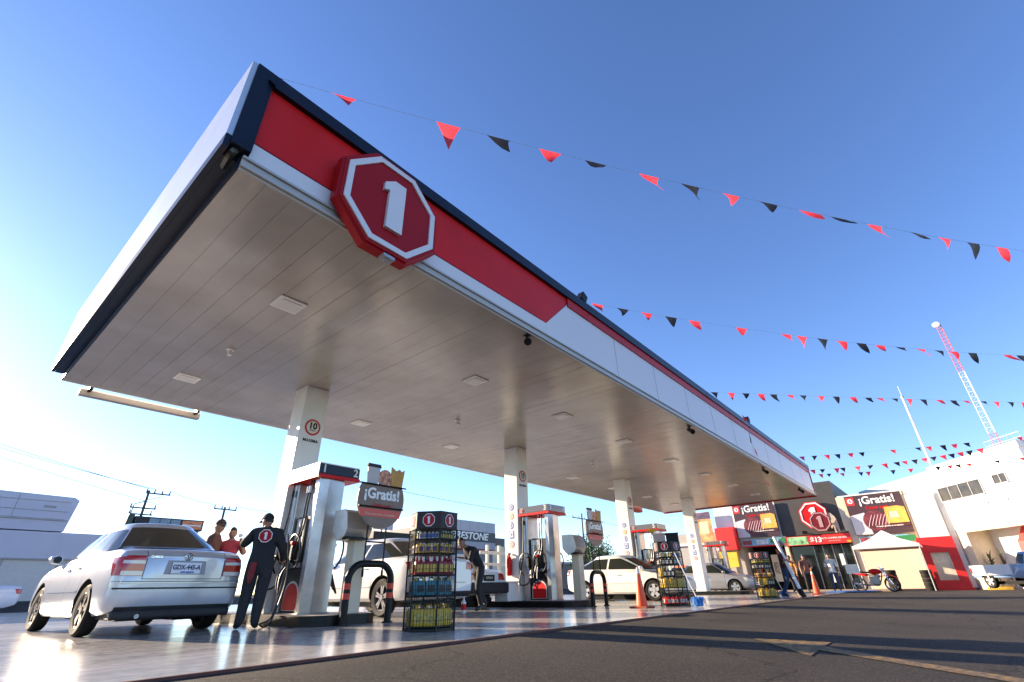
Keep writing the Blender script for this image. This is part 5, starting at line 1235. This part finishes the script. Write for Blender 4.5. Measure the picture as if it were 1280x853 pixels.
bm = bmesh.new(); B(bm, -.18, .20, -.11, .11, .28, .62, 0, .04); CYL(bm, (.05, 0, .5), (.22, 0, .68), .09, n=14); CYL(bm, (-.1, -.15, .36), (-.1, .15, .36), .09, n=14); obj('engine', bm, steel, mc)
bm = bmesh.new()
for s in (-.08, .08): CYL(bm, (.62, s, .30), (.36, s, .92), .02, n=8)
CYL(bm, (.33, -.36, 1.02), (.33, .36, 1.02), .014, n=8); CYL(bm, (.36, 0, .92), (.33, 0, 1.02), .03, n=8); TUBE(bm, [(.18, .12, .40), (.1, .14, .28), (-.4, .15, .27), (-.85, .15, .36)], .032, 8)
obj('forks_and_exhaust', bm, chrome, mc)
bm = bmesh.new(); TUBE(bm, [(.4, 0, .85), (.1, 0, .66), (-.25, 0, .68), (-.62, 0, .72)], .025, 8); TUBE(bm, [(.38, 0, .8), (.25, 0, .45), (.1, 0, .25), (-.3, 0, .28), (-.62, 0, .30)], .022, 8); obj('frame', bm, black, mc)
bm = bmesh.new(); LATHE(bm, [(0, -.05), (.06, -.04), (.085, .03), (.0, .05)], n=14)
for v in bm.verts: v.co = Vector((v.co.z+.45, v.co.y, v.co.x+.86))
obj('headlight', bm, lensclear, mc, True)
bm = bmesh.new(); PRISM(bm, [(.34, .60), (.62, .63), (.90, .50), (.90, .54), (.62, .67), (.34, .63)], (0, -.05, 0), UX, UZ, UY, .10); bmesh.ops.recalc_face_normals(bm, faces=bm.faces); obj('front_mudguard', bm, red, mc)
# leaning white pole and yellow kerb
t = thing('leaning_white_pole', 'long white pole with a black foot leaning beside the farthest rack', 'pole', (19.7, 4.14, 0))
bm = bmesh.new(); CYL(bm, (0, .06, .26), (.15, .48, 1.90), .055, n=10); obj('shaft', bm, white, t)
bm = bmesh.new(); CYL(bm, (0, -.02, .02), (0, .06, .258), .075, n=10); obj('foot', bm, black, t)
t = tag(box('yellow_kerb', 29.6, 30.4, -1.5, -.70, -.1, .12, mat('yellow_kerb_paint', (.60, .36, .04), .6, var=.2), None, .02), 'yellow painted kerb end by the red pylon', 'kerb')

# ------------------------------------------------------------------ white two storey building (slanted front)
A = Vector((34.28, -4.08, 0)); dv = Vector((.7995, .6007, 0)); nv = Vector((-.6007, .7995, 0))
wbld = thing('white_office_building', 'tall white two storey building with a flat roof and strip windows', 'building', A, math.atan2(dv.y, dv.x))
# local: x along the wall (from the near right corner), y out of the front (+) / back (-)
box('upper_storey', -.2, 5.78, -9, 0, 2.96, 6.2, offwhite, wbld)
box('side_block', -5, -.21, -9, -.6, 0, 5.9, lavwall, wbld)
box('parapet', -.28, 5.95, -9.2, .04, 6.202, 6.52, offwhite, wbld)
box('left_part', 5.782, 13.6, -9, -.25, -.2, 6.40, offwhite, wbld)
box('pier', 5.2, 5.77, -8, -.05, -.1, 2.958, cream, wbld)
box('recess_wall', -.2, 5.19, -8, -1.3, -.2, 2.955, offwhite, wbld)
box('soffit_beam', -.2, 5.19, -.4, -.05, 2.75, 2.957, cream, wbld)
for nm, x0, x1, z0, z1 in (('strip_window', 2.78, 5.76, 4.50, 5.22), ('small_window', 1.15, 1.90, 4.80, 5.22)):
    w_ = box(nm, x0, x1, .002, .02, z0, z1, mat('window_dull_glass', (.05, .047, .04), .2, var=.5, vscale=1.5, spec=.4), wbld)
    bm = bmesh.new(); B(bm, x0-.05, x1+.05, .0, .05, z1, z1+.05); B(bm, x0-.05, x1+.05, .0, .07, z0-.06, z0); B(bm, x0-.05, x0, .0, .05, z0, z1); B(bm, x1, x1+.05, 0, .05, z0, z1)
    n_ = 4 if x1-x0 > 1 else 2
    for q in range(1, n_): xx = x0+(x1-x0)*q/n_; B(bm, xx-.02, xx+.02, .003, .04, z0, z1)
    obj('window_frame', bm, grey, w_)
for q in range(3): box('wall_lamp', 1.6+1.2*q, 1.68+1.2*q, .003, .06, 3.95, 4.05, grey, wbld)
bm = bmesh.new()
for q in range(7): CYL(bm, (-.3+.35*q, -.3, 6.42), (-.3+.35*q, -.3, 6.95), .012, n=5)
CYL(bm, (-.3, -.3, 6.95), (1.8, -.3, 6.95), .015, n=5); CYL(bm, (-.3, -.3, 6.7), (1.8, -.3, 6.7), .012, n=5); obj('roof_railing', bm, steel, wbld)
t = thing('red_awning', 'red sloping awning at the right edge of the white building', 'awning', A, math.atan2(dv.y, dv.x))
bm = bmesh.new(); PRISM(bm, [(-1.28, 2.3), (-1.28, 2.8), (-.75, 2.1), (-.70, 1.55), (-.78, 1.55)], (3.1, 0, 0), UY, UZ, -UX, 3.0)
bmesh.ops.recalc_face_normals(bm, faces=bm.faces); obj('awning_cloth', bm, mat('awning_red', (.62, .06, .05), .6), t)
bm = bmesh.new(); B(bm, .1, 3.1, -1.29, -1.2, 2.82, 2.86); obj('bracket_rail', bm, white, t)
def tallplant(loc, label, n=26):
    t = thing('agave_plant', label, 'plant', loc, group='tall spiky plants by the white building')
    random.seed(int(loc[1]*100)); bm = bmesh.new()
    for i in range(n):
        a = random.uniform(0, 6.28); z0 = random.uniform(.3, 1.5); ln = random.uniform(.35, .65); el = random.uniform(.5, 1.3)
        d = Vector((math.cos(a)*math.cos(el), math.sin(a)*math.cos(el), math.sin(el))); s_ = d.cross(UZ).normalized()*.035; p = Vector((0, 0, z0))
        q0, q1, q2 = p, p+d*ln*.5, p+d*ln+Vector((0, 0, -.08))
        bm.faces.new([bm.verts.new(v) for v in (q0-s_, q0+s_, q1+s_*.9, q1-s_*.9)]); bm.faces.new([bm.verts.new(v) for v in (q1-s_*.9, q1+s_*.9, q2)])
    obj('leaves', bm, plantm, t)
    bm = bmesh.new(); TUBE(bm, [(0, 0, 0), (.03, 0, .8), (0, .03, 1.6)], .05, 7); obj('stem', bm, bark, t)
tallplant((38.6, -1.55, 0), 'tall spiky plant on the left before the white recess wall')
tallplant((37.9, -2.0, 0), 'tall spiky plant on the right before the white recess wall')
# mast and flagpole
t = thing('radio_mast', 'red and white lattice radio mast with a drum at its top', 'mast', (60, -6.3, 0))
for s0 in range(0, 24, 3):
    bm = bmesh.new(); z0, z1 = s0, min(s0+3, 23.2)
    w0, w1 = .42-.008*z0, .42-.008*z1
    P = lambda w_, z: [(w_*math.cos(R(90+120*i)), w_*math.sin(R(90+120*i)), z) for i in range(3)]
    for i in range(3): CYL(bm, P(w0, z0)[i], P(w1, z1)[i], .022, n=5)
    for q in range(6):
        za, zb2 = z0+(z1-z0)*q/6, z0+(z1-z0)*(q+1)/6; wa = .42-.008*za; wb_ = .42-.008*zb2
        for i in range(3): CYL(bm, P(wa, za)[i], P(wb_, zb2)[(i+1) % 3], .012, n=4); CYL(bm, P(wb_, zb2)[i], P(wb_, zb2)[(i+1) % 3], .010, n=4)
    obj('lattice_section', bm, (mat('mast_red', (.60, .10, .08), .5) if (s0//3) not in (4, 5) else mat('mast_white', (.75, .74, .76), .5)), t)
bm = bmesh.new(); CYL(bm, (-.4, .2, 23.2), (.1, .2, 23.35), .28, n=18); obj('drum_antenna', bm, white, t)
t = thing('flagpole', 'tall white flagpole behind the white building', 'flagpole', (44, -.88, 0))
bm = bmesh.new(); CYL(bm, (0, 0, 0), (0, 0, 12.4), .10, .06, n=10); obj('pole', bm, white, t)
bm = bmesh.new(); CYL(bm, (0, 0, 12.4), (0, 0, 12.5), .10, n=10); CYL(bm, (0, 0, 12.5), (.0, 0, 13.3), .012, n=5); obj('finial', bm, steel, t)

# ------------------------------------------------------------------ left hand background
lb = thing('grey_warehouse', 'pale lavender grey warehouse with grooved upper storey at the left edge', 'building', (0, 37, .3))
cl = mat('lav_shade', (.52, .51, .58), .7, var=.04, vscale=1)
bm = bmesh.new(); PRISM(bm, [(-30, 3.6), (5.35, 3.45), (5.55, 5.1), (5.3, 5.25), (-30, 5.9)], (0, 0, 0), UX, UZ, UY, 14); bmesh.ops.recalc_face_normals(bm, faces=bm.faces); us = obj('upper_storey', bm, cl, lb)
bm = bmesh.new()
for z_ in (4.95, 4.45, 4.05): B(bm, -30, 5.2, -.03, -.003, z_, z_+.025)
B(bm, -30, 5.35, -.06, -.003, 3.98, 4.02)
for x_ in (-8, -2, 3.0): B(bm, x_, x_+.03, -.02, -.003, 4.1, 5.2)
obj('grooves', bm, grey, us)
bm = bmesh.new(); B(bm, -30, 7.6, .0, 14, 2.1, 3.40); obj('middle_band', bm, cl, lb)
bm = bmesh.new(); B(bm, -30, 7.6, .05, 14, -.3, 2.09); lw = obj('lower_wall', bm, mat('lower_white', (.55, .54, .52), .7, var=.05), lb)
bm = bmesh.new(); B(bm, -30, 7.62, -.06, .03, 2.02, 2.10)
for x_ in (-2.2, .6, 3.4, 5.6): PRISM(bm, [(x_, -.3), (x_+.05, -.3), (x_+.05, 2.02), (x_, 2.02)], (0, .045, 0), UX, UZ, -UY, .03)
obj('battens', bm, grey, lw)
box('air_vent', 4.15, 4.65, -.03, 0, 4.62, 4.74, grey, lb)
kb = thing('glass_top_kiosk', 'low building with a dark blue glazed fascia behind the silver saloon', 'building', (9.0, 40, 0))
box('wall', 0, 4.1, .3, 1.6, .3, 4.48, mat('kiosk_wall', (.4, .4, .42), .7), kb)
bm = bmesh.new(); B(bm, .1, 4.2, 0, 1.9, 4.5, 5.2); f = obj('fascia', bm, dgrey, kb)
for q in range(3): box('glass_panel', .9+.63*q, 1.48+.63*q, -.03, -.002, 4.58, 5.12, mat('blue_panel', (.10, .17, .24), .15), f)
b = box('coloured_panel', 2.85, 4.1, -.03, -.002, 4.58, 5.12, mat('panel_orange_red', (.75, .22, .08), .5, var=.5, vscale=4), f)
box('white_stripe', 2.9, 4.05, -.035, -.031, 4.80, 4.87, white, b)
box('rounded_end', -.3, .08, .1, .8, 4.5, 5.35, mat('dark_green', (.03, .06, .045), .5), kb, .1)
def utility_pole(label, loc, h, arms, lean=0, extra=None):
    t = thing('utility_pole', label, 'utility pole', loc, group='utility poles')
    bm = bmesh.new(); CYL(bm, (0, 0, 0), (lean, 0, h), .11, .075, n=10); obj('pole', bm, darkwood, t)
    for (x0, x1, z, n_) in arms:
        bm = bmesh.new(); B(bm, x0, x1, -.05, .05, z+.04, z+.12); a = obj('crossarm', bm, darkwood, t)
        for q in range(n_):
            xx = x0+(x1-x0)*(q+.08)/(n_-.84) if n_ > 1 else (x0+x1)/2
            bm = bmesh.new(); CYL(bm, (xx, 0, z+.12), (xx, 0, z+.34), .05, .03, n=8); obj('insulator', bm, dgrey, a)
    return t
p1 = utility_pole('utility pole with offset crossarm and transformer beams behind the glazed kiosk', (9.55, 41, 0), 7.0, [(-.1, 1.35, 6.75, 4), (-.75, .75, 5.75, 3), (-.75, .65, 5.35, 2)], lean=.05)
bm = bmesh.new(); CYL(bm, (.05, 0, 6.3), (-.55, 0, 6.05), .03, n=6); CYL(bm, (-.55, 0, 6.05), (-.62, 0, 3.9), .03, n=6); CYL(bm, (.05, 0, 6.35), (1.0, 0, 6.7), .02, n=6); obj('side_stay', bm, darkwood, p1)
utility_pole('utility pole with a single crossarm seen above the two people', (14.7, 41, 0), 6.4, [(-.75, .85, 6.15, 4)])
utility_pole('utility pole far beyond the service box of pump 3', (48.3, 30.5, 0), 7.85, [(-1.9, 1.9, 7.2, 4)])
wirem = mat('wire_black', (.05, .05, .055), .6)
def wire(label, P, r=.012, group='overhead wires'):
    a, b_, sg_ = P; a = Vector(a); b_ = Vector(b_)
    bm = bmesh.new(); TUBE(bm, [a.lerp(b_, i/24)-Vector((0, 0, 4*sg_*(i/24)*(1-i/24))) for i in range(25)], r, 5)
    tag(obj('overhead_wire', bm, wirem, None, True), label, 'wire', group)
for q, (za, zb_) in enumerate(((8.85, 7.1), (8.55, 7.1), (8.2, 6.1))):
    wire(('top', 'middle', 'lowest')[q]+' of the three overhead wires left of the first utility pole', ((-1, 41, za+.45), (9.6+.5*q, 41, zb_), .1), .016)
wire('overhead wire between the two left utility poles', ((10.8, 41, 7.1), (14.1, 41, 6.5), .12), .014)
wire('overhead wire running right from the second utility pole', ((15.4, 41, 6.5), (32, 42, 6.8), .3), .014)
wire('upper wire running to the far utility pole', ((20, 30.5, 7.4), (46.6, 30.5, 7.4), .4), .014)
wire('upper wire right of the far utility pole', ((50, 30.5, 7.4), (90, 34, 8.4), .5), .018)
# tyre shop with big lettering
fb = thing('tyre_shop_building', 'grey panelled tyre shop with large white lettering on a dark band', 'building', (0, 40, 0))
box('panelled_top', 33.0, 44.2, 0, 10, 6.22, 7.30, mat('panel_grey', (.36, .37, .42), .5, var=.04), fb)
bm = bmesh.new()
for q in range(1, 8): B(bm, 33+q*1.4, 33.03+q*1.4, -.02, -.002, 6.25, 7.28)
obj('panel_joints', bm, grey, fb)
bnd = box('sign_band', 33.0, 44.2, -.05, 10, 5.20, 6.20, mat('band_black', (.02, .02, .03), .4), fb)
text('lettering', 'FIRESTONE', 1.02, (39.9, -.07, 5.70), UX, UZ, white, bnd, th=.02, bold=.02, shear=.22, xs=1.16)
box('grey_band', 33.0, 44.2, .0, 10, 4.45, 5.18, mat('band_grey', (.30, .31, .36), .5), fb)
box('red_line', 33.0, 44.2, -.03, 0, 4.36, 4.44, signred, fb)
box('dark_front', 33.0, 44.2, .4, 10, 0, 4.35, mat('front_grey', (.16, .17, .19), .6, var=.2), fb)
for q in range(3): box('roller_door', 34+3.3*q, 36.7+3.3*q, .34, .39, .0, 3.3, mat('door_pale', (.42, .42, .44), .6), fb)
box('beige_annex', 44.25, 52, .5, 9, 0, 4.9, cream, fb)
box('roof_shed', 44.25, 48.2, 2, 8, 4.92, 6.0, mat('shed_brown', (.12, .10, .09), .7), fb)
t = thing('black_awning_roof', 'long low building with black roof edge behind the white utility car', 'building', (27.5, 40, 0))
box('roof', 0, 5.4, 0, 5, 4.85, 5.45, black, t); box('wall', .2, 5.2, .5, 5, 0, 4.84, lavwall, t)
t = thing('road_billboard', 'pale blue billboard behind the nearest round offer sign', 'billboard', (28.7, 42, 0))
box('board', 0, 2.4, 0, .2, 5.9, 7.5, mat('billboard_blue', (.45, .50, .60), .5, var=.2, vscale=.8), t); box('post', 1.0, 1.2, .05, .2, 0, 5.9, grey, t)
t = thing('street_lamp', 'thin grey lamp pole beside the tyre shop', 'street lamp', (44.6, 36, 0))
bm = bmesh.new(); CYL(bm, (0, 0, 0), (0, 0, 8.2), .05, .03, n=6); obj('pole', bm, grey, t); bm = bmesh.new(); B(bm, -.15, .15, -.05, .05, 8.2, 8.28); obj('lamp_head', bm, grey, t)
# goods-rack pickup (beige frame) before the tyre shop
t = thing('stake_bed_rack', 'cream wooden rack structure standing before the tyre shop', 'rack', (30.0, 28.0, 0))
bm = bmesh.new()
for x_ in (0, 1.4, 2.6): B(bm, x_, x_+.22, 0, .2, 0, 3.6 if x_ < 2 else 3.3)
obj('posts', bm, cream, t)
bm = bmesh.new(); B(bm, -.9, 3.2, -.06, -.01, 2.9, 3.15); B(bm, -.9, 3.2, -.06, -.01, 2.1, 2.3); obj('rails', bm, cream, t)

def tree(label, loc, h, r, n, seed=1, group=None):
    t = thing('leafy_tree', label, 'tree', loc, group=group); random.seed(seed)
    bm = bmesh.new(); TUBE(bm, spline([(0, 0, 0), (.1, .05, h*.3), (0, 0, h*.55)], 4), .14, 8)
    tips = []
    for i in range(9):
        a = 6.28*i/9+random.uniform(-.3, .3); e = Vector((math.cos(a)*r*random.uniform(.4, .8), math.sin(a)*r*random.uniform(.4, .8), h*random.uniform(.5, .95)))
        tips.append(e); TUBE(bm, spline([(0, 0, h*.4), e*.5+Vector((0, 0, h*.28)), e], 4), .04, 5)
    obj('trunk', bm, bark, t, True)
    bm = bmesh.new()
    for i in range(n):
        c = random.choice(tips)+Vector([random.gauss(0, 1) for _ in range(3)])*r*.24
        d = Vector([random.gauss(0, 1) for _ in range(3)]).normalized(); u = d.orthogonal().normalized(); v = d.cross(u); s_ = random.uniform(.06, .13)
        bm.faces.new([bm.verts.new(c+u*s_), bm.verts.new(c+v*s_*.6), bm.verts.new(c-u*s_), bm.verts.new(c-v*s_*.6)])
    obj('crown', bm, leafm, t)
tree('round green tree beyond the cream hatchback', (50.5, 31, 0), 5.0, 2.6, 5000, 4)
tree('smaller green tree beside the tyre shop annex', (54.5, 33, 0), 4.2, 1.9, 2600, 9)
# low walls/houses closing the distance
for nm, lb_, x0, x1, y0, z1, m in (('low_white_wall', 'long low pale wall between the far trees and the shop', 50, 90, 44, 3.6, cream), ('far_shed', 'far brown roofed shed beyond the hatchback', 56, 74, 40, 3.2, brick)):
    t = thing(nm, lb_, 'wall' if 'wall' in nm else 'shed', (x0, y0, 0)); box('wall', 0, x1-x0, 0, 5, 0, z1, m, t); box('coping', -.1, x1-x0+.1, -.1, 5.1, z1+.002, z1+.2, grey, t)

# ------------------------------------------------------------------ pennant strings
fr = [mat('pennant_red', (.75, .045, .06), .5), mat('pennant_black', (.012, .012, .014), .45)]
for m, c_ in zip(fr, ((.85, .06, .08, 1), (.02, .02, .024, 1))):
    nt = m.node_tree; b = nt.nodes['Principled BSDF']; tr = nt.nodes.new('ShaderNodeBsdfTranslucent'); mxs = nt.nodes.new('ShaderNodeMixShader')
    tr.inputs['Color'].default_value = c_; mxs.inputs['Fac'].default_value = .5
    nt.links.new(b.outputs['BSDF'], mxs.inputs[1]); nt.links.new(tr.outputs['BSDF'], mxs.inputs[2]); nt.links.new(mxs.outputs['Shader'], nt.nodes['Material Output'].inputs['Surface'])
for m in fr:
    nt = m.node_tree; b = nt.nodes['Principled BSDF']
    if m is fr[0]: b.inputs['Transmission Weight'].default_value = 0; b.inputs['Subsurface Weight'].default_value = 0
def pennants(label, P0, P1, sag, ts, size, first_red=1, seq=None, seed=0):  # most end points and flag fractions in the calls come from image pixels
    t = thing('pennant_string', label, 'pennant string', P0, group='red and black pennant strings'); random.seed(seed)
    P0, P1 = Vector(P0), Vector(P1); D = P1-P0
    def at(s): return D*s-Vector((0, 0, 4*sag*s*(1-s)))
    bm = bmesh.new(); TUBE(bm, [at(i/40) for i in range(41)], .0022, 4); obj('cord', bm, mat('cord_pale', (.6, .6, .65), .6), t)
    dl = D.length
    for q, s in enumerate(ts):
        a = at(s); w_ = size/dl; b_ = at(min(1, s+w_*.5)); a = at(max(0, s-w_*.5)); d = (b_-a)
        sw = random.uniform(-.1, .5); tw = random.uniform(-.3, .55)
        perp = d.normalized().cross(UZ).normalized()
        down = (Vector((0, 0, -1))*math.cos(sw)+perp*math.sin(sw)).normalized()
        bm = bmesh.new(); N = 4; V = []; hgt = random.uniform(.8, 1.1)
        for i in range(N+1):
            row = []; v = i/N
            for j in range(N+1-i):
                u = (j+i*.5)/N
                p = a+d*u+down*(v*size*hgt)+d.normalized()*tw*v*v*size+perp*(math.sin(u*5+q)*.22*v*size)
                row.append(bm.verts.new(p))
            V.append(row)
        for i in range(N):
            for j in range(N-i):
                bm.faces.new((V[i][j], V[i][j+1], V[i+1][j]))
                if j < N-i-1: bm.faces.new((V[i][j+1], V[i+1][j+1], V[i+1][j]))
        r_ = (seq[q] if seq else (q+first_red) % 2)
        obj('pennant', bm, fr[0] if r_ else fr[1], t, True)
pennants('nearest and highest pennant string running from the near canopy corner', (.86, 4.6, 6.15), (13.34, -3.76, 6.19), .35, [.004, .063, .153, .199, .249, .295, .352, .399, .447, .494, .545, .589, .642, .697, .753, .804, .857, .91, .96], .33, seq=[0, 1, 1, 0, 1, 0, 1, 0, 1, 0, 1, 0, 1, 0, 1, 0, 1, 0, 1], seed=5)
pennants('second pennant string running from the box above the red panel end', (7.86, 4.6, 6.15), (18.84, -4.07, 5.8), .3, [.033, .076, .117, .16, .202, .288, .373, .403, .444, .483, .523, .563, .606, .65, .691, .724, .769, .852, .886, .93], .29, seq=[1, 0, 1, 0, 1, 1, 1, 1, 0, 1, 0, 1, 0, 1, 0, 1, 0, 1, 0, 1], seed=8)
pennants('third pennant string, level across the flagpole top', (15.26, 4.6, 6.09), (25.92, -5.11, 6.05), .02, [.0, .031, .072, .108, .146, .178, .22, .253, .299, .338, .382, .423, .453, .494, .533, .571, .615, .655, .69, .74, .777, .817, .857, .9, .95], .26, seed=11)
pennants('fourth pennant string from the far end of the fascia', (26.83, 4.6, 5.94), (32.01, -5.6, 6.21), .1, [.048, .097, .145, .186, .236, .278, .396, .487, .526, .577, .618, .662, .848], .26, seed=12)
pennants('fifth pennant string ending on the white building roof', (30.3, 4.6, 5.85), (30.19, -4.54, 5.86), .25, [.035, .084, .155, .185, .256, .315, .379, .433, .467, .511, .553, .59, .629, .664, .699, .735, .777], .26, seed=13)
pennants('lowest pennant string crossing in front of the right billboard top', (30.3, 4.5, 5.6), (29.4, -4.08, 4.95), .12, [.062, .106, .175, .268, .304, .42, .5, .617, .666, .698, .743, .85, .942], .22, seed=14)
pennants('short hanging pennant string dangling in front of the far fascia', (18.2, 4.25, 6.0), (19.3, 4.2, 2.9), -.0, [.05, .25, .42, .58, .75, .93], .24, seed=15)

# the shop group was drawn at a smaller size: scaled up about the camera
for o in list(sc.objects):
    if o.parent: continue
    if o.name.split('.')[0] in ('convenience_shop', 'shop_sign', 'small_shop_sign', 'pale_hand_sign', 'wall_camera', 'offer_billboard', 'poster_strip', 'red_box_sign', 'yellow_awning', 'orange_poster', 'service_hut', 'canopy_tent', 'tyre_stack', 'white_pylon', 'yellow_kerb'):
        o.location = (o.location.x*1.3, o.location.y*1.3, o.location.z*1.3-.138); o.scale = (1.3, 1.3, 1.3)

# ------------------------------------------------------------------ sky, sun, camera
SUN_AZ = R(16)      # from +Y towards -X
SUN_EL = math.atan(.275*math.cos(SUN_AZ))
sd = Vector((-math.sin(SUN_AZ)*math.cos(SUN_EL), math.cos(SUN_AZ)*math.cos(SUN_EL), math.sin(SUN_EL)))
wd = bpy.data.worlds.new('World'); sc.world = wd; wd.use_nodes = True
nt = wd.node_tree; bg = nt.nodes['Background']; sk = nt.nodes.new('ShaderNodeTexSky'); sk.sky_type = 'NISHITA'; sk.sun_disc = False
sk.sun_elevation = SUN_EL; sk.sun_rotation = -SUN_AZ; sk.air_density = 1.0; sk.dust_density = .6; sk.ozone_density = 2.2; sk.altitude = 1800
hs_ = nt.nodes.new('ShaderNodeHueSaturation'); hs_.inputs['Saturation'].default_value = 1.12; hs_.inputs['Hue'].default_value = .512
nt.links.new(sk.outputs['Color'], hs_.inputs['Color']); nt.links.new(hs_.outputs['Color'], bg.inputs['Color']); bg.inputs['Strength'].default_value = .112
sl = bpy.data.lights.new('sun', 'SUN'); sl.energy = 5.0; sl.angle = R(.5); sl.color = (1, .80, .58)
so = bpy.data.objects.new('sun', sl); col.objects.link(so); so.rotation_euler = (-sd).to_track_quat('-Z', 'Y').to_euler()
cam = bpy.data.cameras.new('camera'); cam.lens = 16.62; cam.sensor_width = 36; cam.clip_start = .05; cam.clip_end = 5000
co = bpy.data.objects.new('camera', cam); col.objects.link(co)
M = Matrix.Rotation(R(-50.255), 3, 'Z') @ Matrix.Rotation(R(117.635), 3, 'X') @ Matrix.Rotation(R(-1.315), 3, 'Z')
co.matrix_world = Matrix.Translation((0, 0, .46)) @ M.to_4x4()
sc.camera = co
sc.view_settings.view_transform = 'Standard'; sc.view_settings.look = 'None'; sc.view_settings.gamma = 1; sc.view_settings.exposure = 1.7
sc.cycles.use_denoising = True
